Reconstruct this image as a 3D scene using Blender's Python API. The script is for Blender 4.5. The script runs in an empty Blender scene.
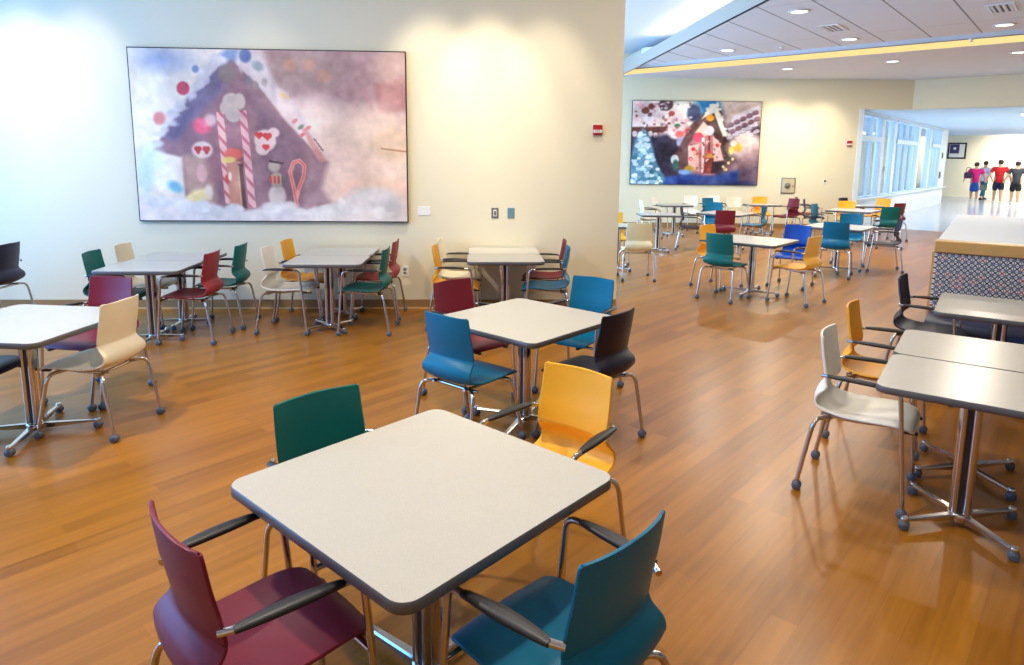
import bpy, math, random
import numpy as np
from mathutils import Vector, Matrix
random.seed(4)
sc = bpy.context.scene
COL = sc.collection
PI = math.pi
def rad(d): return d*PI/180

# ------------------------------------------------------------------ view
sc.view_settings.view_transform = 'Standard'
sc.view_settings.look = 'None'
sc.view_settings.gamma = 1
sc.view_settings.use_curve_mapping = False
sc.view_settings.exposure = 0.18

# ------------------------------------------------------------------ materials
def s2l(c):
    return tuple(((v/255)/12.92 if v/255 <= .04045 else ((v/255+.055)/1.055)**2.4) for v in c)
class NT:
    def __init__(s, m): s.t = m.node_tree; s.n = s.t.nodes; s.l = s.t.links
    def new(s, kind, **kw):
        n = s.n.new(kind)
        for k, v in kw.items(): setattr(n, k, v)
        return n
    def put(s, sock, v):
        if isinstance(v, bpy.types.NodeSocket): s.l.new(v, sock)
        else: sock.default_value = v
    def math(s, op, a, b=None, c=None):
        n = s.new('ShaderNodeMath', operation=op)
        s.put(n.inputs[0], a)
        if b is not None: s.put(n.inputs[1], b)
        if c is not None: s.put(n.inputs[2], c)
        return n.outputs[0]
    def mix(s, f, a, b):
        n = s.new('ShaderNodeMix', data_type='RGBA')
        s.put(n.inputs[0], f)
        s.put(n.inputs[6], a if isinstance(a, bpy.types.NodeSocket) else (*a[:3], 1))
        s.put(n.inputs[7], b if isinstance(b, bpy.types.NodeSocket) else (*b[:3], 1))
        return n.outputs[2]
    def noise(s, vec, scale, detail=2, rough=.5):
        n = s.new('ShaderNodeTexNoise'); s.put(n.inputs['Vector'], vec)
        n.inputs['Scale'].default_value = scale; n.inputs['Detail'].default_value = detail; n.inputs['Roughness'].default_value = rough
        return n.outputs['Fac']
    def ramp(s, f, a, b):
        n = s.new('ShaderNodeMapRange'); s.put(n.inputs[0], f); n.inputs[1].default_value = a; n.inputs[2].default_value = b
        return n.outputs[0]
def mat(name, rgb, rough=.5, metal=0, var=.06, nscale=40, bump=0, spec=.5, coat=0):
    """plain surface with a little procedural mottling and optional grain"""
    m = bpy.data.materials.new(name); m.use_nodes = True
    t = NT(m); b = t.n['Principled BSDF']
    tc = t.new('ShaderNodeTexCoord').outputs['Object']
    f = t.noise(tc, nscale, 3)
    c = s2l(rgb)
    t.put(b.inputs['Base Color'], t.mix(f, tuple(v*(1-var) for v in c), tuple(min(1, v*(1+var)) for v in c)))
    b.inputs['Roughness'].default_value = rough; b.inputs['Metallic'].default_value = metal
    b.inputs['Specular IOR Level'].default_value = spec
    b.inputs['Coat Weight'].default_value = coat
    if bump:
        bn = t.new('ShaderNodeBump'); bn.inputs['Strength'].default_value = bump; bn.inputs['Distance'].default_value = .002
        t.put(bn.inputs['Height'], t.noise(tc, nscale*6, 2)); t.put(b.inputs['Normal'], bn.outputs[0])
    return m
def emit(name, rgb, s):
    m = bpy.data.materials.new(name); m.use_nodes = True
    t = NT(m); t.n.remove(t.n['Principled BSDF'])
    e = t.new('ShaderNodeEmission'); e.inputs[0].default_value = (*s2l(rgb), 1); e.inputs[1].default_value = s
    t.l.new(e.outputs[0], t.n['Material Output'].inputs[0])
    return m

M = {}
PLASTIC = dict(maroon=(122,34,50), blue=(0,104,136), green=(0,98,94), yellow=(247,176,44), cream=(236,222,190),
               navy=(36,32,58), black=(33,27,44), white=(238,234,222), red=(150,46,50), royal=(0,70,165))
for k, c in PLASTIC.items():
    M[k] = mat('plastic_'+k, c, .42, var=.04, nscale=12, bump=.05, spec=.32)
M['chrome'] = mat('chrome_tube', (205,198,192), .16, 1, .03)
M['steel'] = mat('brushed_steel', (165,165,168), .3, 1, .05)
M['pad'] = mat('arm_pad_black', (26,24,26), .45, var=.1)
M['caster'] = mat('caster_grey', (84,92,104), .4, var=.08)
M['dark'] = mat('dark_recess', (38,36,38), .5)
M['laminate'] = None
M['edge'] = mat('table_edge_grey', (96,96,97), .35, var=.05)
M['white_metal'] = mat('white_metal', (226,230,234), .4)
M['frame_black'] = mat('picture_edge_black', (28,26,28), .4)
M['red_box'] = mat('alarm_red', (168,28,34), .4)
M['white_plastic'] = mat('white_plastic', (236,234,226), .45)
M['grey_plate'] = mat('plate_grey', (110,112,108), .4, .3)
M['blue_plate'] = mat('plate_blue_grey', (112,150,162), .4, .3)
M['oak'] = mat('oak_cap', (206,160,92), .4, var=.12, nscale=9)
M['vinyl'] = mat('bench_vinyl_navy', (38,32,58), .4, var=.1, nscale=6, spec=.35)
M['paint'] = mat('wall_paint', (227,216,184), .75, var=.012, nscale=90, bump=.03)
M['paint_hall'] = mat('hall_paint', (248,236,208), .7, var=.012)
M['ceil_grey'] = mat('soffit_paint', (222,226,234), .8, var=.02)
M['ceil_white'] = mat('ceiling_white', (228,228,230), .8, var=.02)
M['base'] = mat('baseboard_tan', (152,118,72), .5, var=.08)
M['base_lip'] = mat('baseboard_lip', (214,176,120), .5, var=.05)
M['mullion'] = mat('mullion_blue_grey', (186,212,238), .4, var=.03)
M['hall_wall'] = mat('hall_window_wall', (224,234,242), .6, var=.01)
M['half_wall'] = mat('half_wall_top', (214,218,220), .6, var=.02)
M['lamp'] = emit('lamp_warm', (255,240,214), 5.0)
M['cove'] = emit('slot_glow_warm', (255,220,148), 1.0)  # warm light on the slot face, put in as emission
M['hall_lamp'] = emit('hall_lamp', (255,250,240), 3.0)
# laminate
def laminate():
    m = bpy.data.materials.new('speckled_laminate'); m.use_nodes = True
    t = NT(m); b = t.n['Principled BSDF']; tc = t.new('ShaderNodeTexCoord').outputs['Object']
    sp = t.ramp(t.noise(tc, 420, 2, .8), .3, .7); so = t.noise(tc, 9, 3)
    base = t.mix(sp, s2l((176,170,156)), s2l((205,199,186)))
    t.put(b.inputs['Base Color'], t.mix(t.math('MULTIPLY', so, .25), base, s2l((208,202,188))))
    b.inputs['Roughness'].default_value = .27; b.inputs['Specular IOR Level'].default_value = .6
    return m
M['laminate'] = laminate()
HALL = 49.5    # the building's long axis
def floor_mat():
    m = bpy.data.materials.new('wood_plank_floor'); m.use_nodes = True
    t = NT(m); b = t.n['Principled BSDF']; tc = t.new('ShaderNodeTexCoord').outputs['Object']
    mp = t.new('ShaderNodeMapping'); t.put(mp.inputs['Vector'], tc); mp.inputs['Rotation'].default_value = (0,0,-rad(HALL-1))
    v = mp.outputs[0]
    br = t.new('ShaderNodeTexBrick'); t.put(br.inputs['Vector'], v)
    br.offset = .37; br.inputs['Scale'].default_value = 1
    br.inputs['Brick Width'].default_value = 1.25; br.inputs['Row Height'].default_value = .105
    br.inputs['Mortar Size'].default_value = .0008; br.inputs['Mortar Smooth'].default_value = .3; br.inputs['Bias'].default_value = 0
    br.inputs['Color1'].default_value = (0,0,0,1); br.inputs['Color2'].default_value = (1,1,1,1); br.inputs['Mortar'].default_value = (.4,.4,.4,1)
    st = t.new('ShaderNodeMapping'); t.put(st.inputs['Vector'], v); st.inputs['Scale'].default_value = (.9, 14, 1)
    g = t.noise(st.outputs[0], 1.6, 5, .6)
    st2 = t.new('ShaderNodeMapping'); t.put(st2.inputs['Vector'], v); st2.inputs['Scale'].default_value = (2.5, 60, 1)
    g2 = t.noise(st2.outputs[0], 2, 3, .6)
    big = t.noise(v, .9, 2)
    f = t.math('ADD', t.math('MULTIPLY', br.outputs['Color'], .34), t.math('MULTIPLY', t.ramp(g, .2, .8), .46))
    f = t.math('ADD', f, t.math('MULTIPLY', g2, .06)); f = t.math('ADD', f, t.math('MULTIPLY', big, .14))
    c = t.mix(f, s2l((112,64,6)), s2l((190,124,36)))
    c = t.mix(t.math('MULTIPLY', br.outputs['Fac'], .35), c, s2l((110,62,30)))
    t.put(b.inputs['Base Color'], c)
    t.put(b.inputs['Roughness'], t.math('ADD', t.math('MULTIPLY', g, .1), .25))
    b.inputs['Specular IOR Level'].default_value = .4
    return m
M['floor'] = floor_mat()
def hallfloor_mat():
    m = mat('hall_floor_pale', (196,202,218), .16, var=.03, nscale=2)
    return m
M['hall_floor'] = hallfloor_mat()
def ceil_mat():
    m = bpy.data.materials.new('panelled_ceiling'); m.use_nodes = True
    t = NT(m); b = t.n['Principled BSDF']; tc = t.new('ShaderNodeTexCoord').outputs['Object']
    mp = t.new('ShaderNodeMapping'); t.put(mp.inputs['Vector'], tc); mp.inputs['Rotation'].default_value = (0,0,-rad(HALL))
    sep = t.new('ShaderNodeSeparateXYZ'); t.put(sep.inputs[0], mp.outputs[0])
    y = t.math('FRACT', t.math('DIVIDE', t.math('ADD', sep.outputs[1], 72-2.36), .72))
    x = t.math('FRACT', t.math('DIVIDE', t.math('ADD', sep.outputs[0], 60), 2.9))
    seam = t.math('MAXIMUM', t.math('LESS_THAN', y, .035), t.math('MULTIPLY', t.math('LESS_THAN', x, .008), .4))
    n = t.noise(tc, 60, 2)
    c = t.mix(n, s2l((222,228,238)), s2l((229,235,244)))
    t.put(b.inputs['Base Color'], t.mix(t.math('MULTIPLY', seam, .75), c, s2l((92,92,100))))
    b.inputs['Roughness'].default_value = .8
    return m
M['ceiling'] = ceil_mat()
def booth_mat():
    m = bpy.data.materials.new('booth_pattern_fabric'); m.use_nodes = True
    t = NT(m); b = t.n['Principled BSDF']; uv = t.new('ShaderNodeUVMap').outputs[0]
    sc_ = t.new('ShaderNodeVectorMath', operation='SCALE'); t.put(sc_.inputs[0], uv); sc_.inputs['Scale'].default_value = 1/.049
    fr = t.new('ShaderNodeVectorMath', operation='FRACTION'); t.put(fr.inputs[0], sc_.outputs[0])
    fl = t.new('ShaderNodeVectorMath', operation='FLOOR'); t.put(fl.inputs[0], sc_.outputs[0])
    sp = t.new('ShaderNodeSeparateXYZ'); t.put(sp.inputs[0], fr.outputs[0])
    u = t.math('ABSOLUTE', t.math('SUBTRACT', sp.outputs[0], .5)); w = t.math('ABSOLUTE', t.math('SUBTRACT', sp.outputs[1], .5))
    cross = t.math('LESS_THAN', t.math('ABSOLUTE', t.math('SUBTRACT', u, w)), .13)
    inside = t.math('LESS_THAN', t.math('MAXIMUM', u, w), .42)
    x = t.math('MULTIPLY', cross, inside)
    wn = t.new('ShaderNodeTexWhiteNoise'); t.put(wn.inputs['Vector'], fl.outputs[0])
    redc = t.mix(t.math('GREATER_THAN', wn.outputs['Value'], .72), s2l((34,30,40)), s2l((150,60,56)))
    ground = t.mix(inside, s2l((120,126,140)), s2l((226,222,216)))
    t.put(b.inputs['Base Color'], t.mix(x, ground, redc)); b.inputs['Roughness'].default_value = .8
    return m
M['booth'] = booth_mat()
def glass_mat():
    m = bpy.data.materials.new('window_glass'); m.use_nodes = True
    t = NT(m); t.n.remove(t.n['Principled BSDF'])
    tr = t.new('ShaderNodeBsdfTransparent'); tr.inputs[0].default_value = (.93,.97,1,1)
    gl = t.new('ShaderNodeBsdfGlossy'); gl.inputs['Roughness'].default_value = .05
    lw = t.new('ShaderNodeLayerWeight'); lw.inputs[0].default_value = .15
    mx = t.new('ShaderNodeMixShader'); t.put(mx.inputs[0], t.math('MULTIPLY', lw.outputs['Fresnel'], .4)); t.l.new(tr.outputs[0], mx.inputs[1]); t.l.new(gl.outputs[0], mx.inputs[2])
    t.l.new(mx.outputs[0], t.n['Material Output'].inputs[0])
    return m
M['glass'] = glass_mat()
def attr_mat():
    m = bpy.data.materials.new('printed_canvas'); m.use_nodes = True
    t = NT(m); b = t.n['Principled BSDF']
    a = t.new('ShaderNodeAttribute'); a.attribute_name = 'print'
    t.put(b.inputs['Base Color'], a.outputs['Color']); b.inputs['Roughness'].default_value = .45; b.inputs['Specular IOR Level'].default_value = .3
    return m
M['print'] = attr_mat()

# ------------------------------------------------------------------ mesh helpers
class MB:
    def __init__(s): s.v = []; s.f = []; s.sm = []; s.mi = []; s.mat = 0
    def add(s, vs, fs, smooth=False):
        o = len(s.v); s.v += [tuple(p) for p in vs]
        for f in fs: s.f.append(tuple(i+o for i in f)); s.sm.append(smooth); s.mi.append(s.mat)
        return s
    def box(s, x0, x1, y0, y1, z0, z1, T=None, b=0):
        if b > 0:
            return s.bbox(x0, x1, y0, y1, z0, z1, b, T)
        vs = [(x,y,z) for z in (z0,z1) for x,y in ((x0,y0),(x1,y0),(x1,y1),(x0,y1))]
        if T: vs = [T @ Vector(p) for p in vs]
        return s.add(vs, [(3,2,1,0),(4,5,6,7),(0,1,5,4),(1,2,6,5),(2,3,7,6),(3,0,4,7)])
    def bbox(s, x0, x1, y0, y1, z0, z1, b, T=None):
        # chamfered box
        vs = []; idx = {}
        for sx in (0,1):
            for sy in (0,1):
                for sz in (0,1):
                    X=(x0,x1)[sx]; Y=(y0,y1)[sy]; Z=(z0,z1)[sz]; dx=b*(1-2*sx); dy=b*(1-2*sy); dz=b*(1-2*sz)
                    idx[sx,sy,sz,0]=len(vs); vs.append((X,Y+dy,Z+dz))
                    idx[sx,sy,sz,1]=len(vs); vs.append((X+dx,Y,Z+dz))
                    idx[sx,sy,sz,2]=len(vs); vs.append((X+dx,Y+dy,Z))
        fs=[]
        I=idx
        fs.append([I[0,a,c,0] for a,c in ((0,0),(0,1),(1,1),(1,0))]); fs.append([I[1,a,c,0] for a,c in ((0,0),(1,0),(1,1),(0,1))])
        fs.append([I[a,0,c,1] for a,c in ((0,0),(1,0),(1,1),(0,1))]); fs.append([I[a,1,c,1] for a,c in ((0,0),(0,1),(1,1),(1,0))])
        fs.append([I[a,c,0,2] for a,c in ((0,0),(0,1),(1,1),(1,0))]); fs.append([I[a,c,1,2] for a,c in ((0,0),(1,0),(1,1),(0,1))])
        for a in (0,1):
            for c in (0,1):
                fs.append([I[a,c,0,0],I[a,c,1,0],I[a,c,1,1],I[a,c,0,1]])
                fs.append([I[a,0,c,0],I[a,1,c,0],I[a,1,c,2],I[a,0,c,2]])
                fs.append([I[0,a,c,1],I[1,a,c,1],I[1,a,c,2],I[0,a,c,2]])
        for k in ((a,c,d) for a in (0,1) for c in (0,1) for d in (0,1)):
            fs.append([I[(*k,0)],I[(*k,1)],I[(*k,2)]])
        if T: vs=[T@Vector(p) for p in vs]
        return s.add(vs, fs)
    def tube(s, pts, r, n=10, cap=True, rs=None):
        P = [Vector(p) for p in pts]; m = len(P); rings = []
        t0 = (P[1]-P[0]).normalized(); up = Vector((0,0,1)) if abs(t0.z) < .9 else Vector((1,0,0))
        nx = t0.cross(up).normalized()
        for i in range(m):
            t = ((P[min(i+1,m-1)]-P[max(i-1,0)])).normalized()
            nx = (nx - t*nx.dot(t)).normalized(); ny = t.cross(nx)
            rr = rs[i] if rs else r
            rings.append([P[i]+(nx*math.cos(2*PI*k/n)+ny*math.sin(2*PI*k/n))*rr for k in range(n)])
        vs = [p for R in rings for p in R]; fs = []
        for i in range(m-1):
            for k in range(n):
                fs.append((i*n+k, i*n+(k+1)%n, (i+1)*n+(k+1)%n, (i+1)*n+k))
        s.add(vs, fs, True)
        if cap:
            s.add(rings[0], [tuple(range(n))[::-1]]); s.add(rings[-1], [tuple(range(n))])
        return s
    def lathe(s, prof, n=16, T=None, cap=True):
        vs = [(r*math.cos(2*PI*k/n), r*math.sin(2*PI*k/n), z) for r, z in prof for k in range(n)]
        if T: vs = [T @ Vector(p) for p in vs]
        fs = [(i*n+k, i*n+(k+1)%n, (i+1)*n+(k+1)%n, (i+1)*n+k) for i in range(len(prof)-1) for k in range(n)]
        s.add(vs, fs, True)
        if cap:
            s.add(vs[:n], [tuple(range(n))[::-1]]); s.add(vs[-n:], [tuple(range(n))])
        return s
    def prism(s, poly, z0, z1, T=None, top=True, bottom=True, smooth_side=False):
        n = len(poly); vs = [(x,y,z0) for x,y in poly]+[(x,y,z1) for x,y in poly]
        if T: vs = [T @ Vector(p) for p in vs]
        s.add(vs, [(k,(k+1)%n,n+(k+1)%n,n+k) for k in range(n)], smooth_side)
        if top: s.add(vs[n:], [tuple(range(n))])
        if bottom: s.add(vs[:n], [tuple(range(n))[::-1]])
        return s
    def mesh(s, name, mats):
        me = bpy.data.meshes.new(name); me.from_pydata(s.v, [], s.f); me.update()
        me.polygons.foreach_set('use_smooth', s.sm); me.polygons.foreach_set('material_index', s.mi)
        for m in (mats if isinstance(mats, (list,tuple)) else [mats]): me.materials.append(m)
        me.update(); return me
    def build(s, name, mats, parent=None):
        return link(name, s.mesh(name, mats), parent)
def link(name, data, parent=None):
    o = bpy.data.objects.new(name, data); COL.objects.link(o)
    if parent: o.parent = parent
    return o
def tag(o, label, cat, group=None, kind='thing'):
    o['label'] = label; o['category'] = cat; o['kind'] = kind
    if group: o['group'] = group
    return o
def thing(name, label, cat, loc=(0,0,0), rz=0, group=None):
    o = link(name, None); o.location = loc; o.rotation_euler = (0,0,rz); o.empty_display_size = .1
    return tag(o, label, cat, group)
def structure(o): o['kind'] = 'structure'; return o
def kids(o): return [c for c in bpy.data.objects if c.parent is o]
def copy_tree(o, parent=None, pal=None):
    c = o.copy(); COL.objects.link(c); c.parent = parent
    if pal and c.type == 'MESH' and 'shell' in c.keys():
        c.material_slots[0].link = 'OBJECT'; c.material_slots[0].material = pal
    for k in TREE.get(o.name, kids(o)): copy_tree(k, c, pal)
    return c
TREE = {}
def bend(pts, rad_, n=5):
    """round the inner corners of a polyline"""
    P = [Vector(p) for p in pts]; out = [P[0]]
    for i in range(1, len(P)-1):
        a = (P[i-1]-P[i]); b = (P[i+1]-P[i]); r = min(rad_, a.length*.49, b.length*.49)
        A = P[i]+a.normalized()*r; B = P[i]+b.normalized()*r
        for k in range(n+1):
            t = k/n; out.append(A*(1-t)**2 + P[i]*2*t*(1-t) + B*t*t)
    out.append(P[-1]); return out
def rrect(w, d, r, n=6):
    pts = []
    for cx, cy, a0 in ((w/2-r,d/2-r,0),(-w/2+r,d/2-r,90),(-w/2+r,-d/2+r,180),(w/2-r,-d/2+r,270)):
        for k in range(n+1):
            a = rad(a0+90*k/n); pts.append((cx+r*math.cos(a), cy+r*math.sin(a)))
    return pts
def smooth_path(pts, n):
    """Catmull-Rom samples through control tuples of any length"""
    out = []; m = len(pts)
    for i in range(m-1):
        p0, p1, p2, p3 = (np.array(pts[max(0,min(m-1,j))], float) for j in (i-1,i,i+1,i+2))
        for k in range(n):
            t = k/n
            out.append(.5*((2*p1)+(-p0+p2)*t+(2*p0-5*p1+4*p2-p3)*t*t+(-p0+3*p1-3*p2+p3)*t**3))
    out.append(np.array(pts[-1], float)); return out
def shell(rows, nv, thick, sag, corner_top=None, corner_end=None):
    """rows: (x, z, halfwidth, sag) samples -> two-sided curved sheet; sag = how far the sides come forward/up"""
    n = len(rows); G = []
    for i, (x, z, hw, sg) in enumerate(rows):
        a = rows[max(0,i-1)]; b = rows[min(n-1,i+1)]
        t = Vector((b[0]-a[0], 0, b[1]-a[1])).normalized(); nr = Vector((-t.z, 0, t.x))   # towards the sitter
        line = []
        for k in range(nv+1):
            y = -1+2*k/nv
            line.append(Vector((x, y*hw, z)) + nr*(sg*abs(y)**2.2))
        G.append(line)
    N = [[None]*(nv+1) for _ in G]
    for i in range(n):
        for k in range(nv+1):
            du = G[min(i+1,n-1)][k]-G[max(i-1,0)][k]; dv = G[i][min(k+1,nv)]-G[i][max(k-1,0)]
            N[i][k] = dv.cross(du).normalized()
    mb = MB(); w = nv+1
    A = [G[i][k]+N[i][k]*thick/2 for i in range(n) for k in range(w)]; B = [G[i][k]-N[i][k]*thick/2 for i in range(n) for k in range(w)]
    fa = [(i*w+k, (i+1)*w+k, (i+1)*w+k+1, i*w+k+1) for i in range(n-1) for k in range(nv)]
    mb.add(A, [f[::-1] for f in fa], True); mb.add(B, fa, True)
    ring = [(0,k) for k in range(w)]+[(i,nv) for i in range(1,n)]+[(n-1,k) for k in range(nv-1,-1,-1)]+[(i,0) for i in range(n-2,0,-1)]
    R = [A[i*w+k] for i,k in ring]; Q = [B[i*w+k] for i,k in ring]
    mid = [(R[j]+Q[j])/2 for j in range(len(ring))]
    cen = sum(mid, Vector())/len(mid)
    # rounded rim: middle loop pushed out along the sheet
    outv = []
    for j,(i,k) in enumerate(ring):
        du = G[min(i+1,n-1)][k]-G[max(i-1,0)][k]; d = Vector()
        if i == 0: d -= (G[1][k]-G[0][k]).normalized()
        if i == n-1: d += (G[n-1][k]-G[n-2][k]).normalized()
        if k == 0: d -= (G[i][1]-G[i][0]).normalized()
        if k == nv: d += (G[i][nv]-G[i][nv-1]).normalized()
        outv.append(mid[j]+d.normalized()*thick*.45)
    L = len(ring)
    mb.add(R+outv+Q, [(j,(j+1)%L,L+(j+1)%L,L+j) for j in range(L)]+[(L+j,L+(j+1)%L,2*L+(j+1)%L,2*L+j) for j in range(L)], True)
    return mb

# ------------------------------------------------------------------ chair
def caster_into(parent, x, y, col=None):
    mb = MB(); T = Matrix.Translation((x,y,0))
    R = T @ Matrix.Translation((0,0,.024)) @ Matrix.Rotation(PI/2, 4, 'X')
    for s in (-1,1):
        mb.lathe([(.010,-.008),(.022,-.008),(.024,-.005),(.024,.005),(.022,.008),(.010,.008)], 14, R @ Matrix.Translation((0,0,s*.0125)))
    mb.lathe([(.0235,-.004),(.0235,.004)], 12, R)
    mb.lathe([(.026,.026),(.026,.032),(.021,.043),(.012,.05),(.009,.062)], 14, T)
    o = mb.build('caster', col or M['caster'], parent); return o
def make_chair(arms):
    root = thing('cafe_chair', 'cafe chair', 'chair')
    W = .177
    back = smooth_path([(-.242,.868,.171,.025),(-.242,.864,.177,.027),(-.241,.848,.179,.029),(-.231,.76,.182,.032),(-.217,.69,.184,.032),(-.206,.635,.184,.031),(-.201,.605,.183,.030)], 3)
    b = shell(back, 12, .011, 0).build('backrest', M['blue'], root); b['shell'] = 1
    seat = smooth_path([(-.201,.607,.183,.030),(-.205,.594,.185,.029),(-.222,.575,.191,.027),(-.238,.552,.196,.025),(-.245,.522,.198,.023),(-.238,.490,.200,.022),(-.214,.464,.203,.023),
                        (-.165,.443,.207,.026),(-.08,.433,.212,.024),(.03,.441,.214,.018),(.12,.455,.214,.008),(.18,.460,.208,.0),(.222,.453,.197,-.004),(.243,.440,.180,-.006),(.250,.431,.160,-.006)], 3)
    s_ = shell(seat, 12, .011, 0).build('seat', M['blue'], root); s_['shell'] = 1
    fr = MB()
    for y in (-.13,.13):
        fr.tube(bend([(-.2,y,.424),(-.05,y,.414),(.12,y,.434),(.2,y,.436)], .08), .010, 8)
    fr.tube([(-.155,-.2,.414),(-.155,.2,.414)], .011, 8)
    if arms: fr.tube([(.196,-.246,.425),(.196,.246,.425)], .011, 8)
    else: fr.tube([(.15,-.2,.416),(.15,.2,.416)], .011, 8)
    fr.build('seat_frame', M['chrome'], root)
    for y in (-.13,.13): MB().box(.203,.262,y-.012,y+.012,.412,.428, b=.003).build('frame_end_cap', M['pad'], root)
    for sy in (-1,1):
        # rear leg
        l = MB().tube(bend([(-.276,sy*.236,.055),(-.222,sy*.224,.375),(-.205,sy*.205,.416),(-.14,sy*.12,.414)], .05), .0115, 10).build('leg', M['chrome'], root)
        caster_into(l, -.276, sy*.236)
        if arms:
            l = MB().tube(bend([(.235,sy*.246,.055),(.178,sy*.246,.662),(.06,sy*.246,.668)], .045, 6), .0115, 10).build('leg', M['chrome'], root)
            caster_into(l, .235, sy*.246)
            # flat spindle-shaped pad
            a = MB(); n = 12; prof = []
            for i in range(15):
                t = i/14; x = .118-.285*t
                w = .010+.016*math.sin(PI*min(1,(t*.9+.05)))**.8; h = .008+.005*math.sin(PI*t)**.7
                prof.append([(x, sy*(.246-.022*t)+w*math.cos(2*PI*k/n), .668+.004*math.sin(PI*t)+h*math.sin(2*PI*k/n)) for k in range(n)])
            a.add([p for r in prof for p in r], [(i*n+k,i*n+(k+1)%n,(i+1)*n+(k+1)%n,(i+1)*n+k) for i in range(14) for k in range(n)], True)
            a.add(prof[0], [tuple(range(n))[::-1]]); a.add(prof[-1], [tuple(range(n))])
            ao = a.build('armrest', M['pad'], root)
            MB().tube([(-.150,sy*.225,.667),(-.176,sy*.212,.664),(-.196,sy*.200,.661)], .0105, 10).build('arm_bracket', M['chrome'], ao)
        else:
            l = MB().tube(bend([(.235,sy*.236,.055),(.165,sy*.218,.37),(.15,sy*.195,.416),(.10,sy*.12,.424)], .05), .0115, 10).build('leg', M['chrome'], root)
            caster_into(l, .235, sy*.236)
    return root
PROTO = {True: make_chair(True), False: make_chair(False)}
for p in PROTO.values():
    def reg(o):
        k = kids(o); TREE[o.name] = k
        for c in k: reg(c)
    reg(p)
USED = {True: False, False: False}
def chair(col, x, y, deg, label, group, arms=True):
    p = PROTO[arms]
    if not USED[arms]:
        USED[arms] = True; FIRST.append((p, col, x, y, deg, label, group)); 
        o = p
    else:
        o = copy_tree(p, None, M[col])
    o.location = (x,y,0); o.rotation_euler = (0,0,rad(deg))
    o['label'] = label; o['category'] = 'chair'; o['kind'] = 'thing'; o['group'] = group
    return o
FIRST = []

# ------------------------------------------------------------------ tables
def make_table(w, d, foot, diag):
    root = thing('cafe_table', 'cafe table', 'table')
    H = .74
    tp = MB(); o = rrect(w, d, .055, 8)
    tp.prism(o, H-.008, H, bottom=False, smooth_side=True)
    t = tp.build('table_top', M['laminate'], root)
    eb = MB()
    inn = rrect(w-.03, d-.03, .042, 8); mid = rrect(w+.006, d+.006, .058, 8); n = len(o)
    loops = [[(x,y,H-.001) for x,y in o],[(x,y,H-.005) for x,y in mid],[(x,y,H-.032) for x,y in mid],[(x,y,H-.040) for x,y in inn]]
    vs = [p for L in loops for p in L]
    eb.add(vs, [(i*n+(k+1)%n,i*n+k,(i+1)*n+k,(i+1)*n+(k+1)%n) for i in range(3) for k in range(n)], True)
    eb.add(loops[3], [tuple(range(n))])
    eb.build('edge_band', M['edge'], t)
    pl = MB(); pl.prism(rrect(.26,.26,.03,4), H-.052, H-.0405); pl.build('mounting_plate', M['dark'], root)
    c = MB()
    for sx in (-1,1):
        c.lathe([(.0225,.062),(.0225,H-.05)], 18, Matrix.Translation((sx*.026,0,0)) @ Matrix.Diagonal((1,1.75,1,1)))
    c.lathe([(.05,.03),(.054,.034),(.054,.062),(.05,.07),(.035,.074)], 20)
    col = c.build('column', M['chrome'], root)
    k = MB(); k.box(-.02,.02,-.03,.03,.07,H-.05); k.build('column_core', M['dark'], col)
    for a in range(4):
        an = rad(diag+90*a); R = Matrix.Rotation(an, 4, 'Z')
        f = MB(); secs = []
        for i in range(6):
            s_ = i/5; x = .045+(foot-.045)*s_; hw = .021-.006*s_; z1 = .066-.008*s_; z0 = .034+.014*s_
            secs.append([(x,-hw,z0),(x,hw,z0),(x,hw,z1-.006),(x,hw-.006,z1),(x,-hw+.006,z1),(x,-hw,z1-.006)])
        f.add([R @ Vector(p) for s in secs for p in s], [(i*6+j,i*6+(j+1)%6,(i+1)*6+(j+1)%6,(i+1)*6+j) for i in range(5) for j in range(6)])
        f.add([R @ Vector(p) for p in secs[-1]], [tuple(range(6))]); f.add([R @ Vector(p) for p in secs[0]], [tuple(range(6))[::-1]])
        f.lathe([(.017,.046),(.019,.05),(.019,.06),(.015,.066)], 12, R @ Matrix.Translation((foot,0,0)))
        fo = f.build('foot', M['chrome'], root)
        q = R @ Vector((foot,0,0)); caster_into(fo, q.x, q.y)
    def reg(o):
        kk = kids(o); TREE[o.name] = kk
        for c_ in kk: reg(c_)
    reg(root)
    return root
TP = {}
def table(kind, x, y, deg, label, group):
    spec = dict(front=(.914,.914,.36,4), square=(.914,.914,.36,20), first=(.77,.625,.26,0), wall=(.77,.625,.26,45), slim=(.80,.55,.22,45), oblong=(.78,.66,.31,45), deep=(.80,.88,.34,45))[kind]
    if kind not in TP: TP[kind] = o = make_table(*spec)
    else: o = copy_tree(TP[kind])
    o.location = (x,y,0); o.rotation_euler = (0,0,rad(deg)); o['label'] = label; o['category'] = 'table'; o['kind'] = 'thing'; o['group'] = group
    return o

exec_chairs = []
gT = 'cafe tables'
G1, G2, G3, G4, G5 = 'chairs around the nearest table', 'chairs around the middle table', 'chairs along the wall with the large picture', 'chairs by the booth', 'chairs in the far dining area'
table('front', -.306, 2.081, -41.6, 'square speckled beige table in front with four chairs, nearest of all', gT)
table('square', .048, 4.363, -41.4, 'square speckled table in mid floor between two blue chairs, a maroon and a black one', gT)
table('square', -3.13, 4.12, -5.5, 'pale square table cut by the left edge, beside the cream armless chair', gT)
table('first', -3.54, 6.31, 4, 'bluish white wall table under the left end of the large picture, nearer of its pair', gT)
table('first', -3.57, 6.945, 4, 'bluish white wall table under the large picture, pushed behind another, leftmost against the wall', gT)
table('wall', -1.965, 6.80, 3, 'pale wall table under the right end of the large picture, nearer of its pair', gT)
table('wall', -2.0, 7.435, 3, 'pale wall table under the right end of the large picture, nearest the wall', gT)
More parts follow.
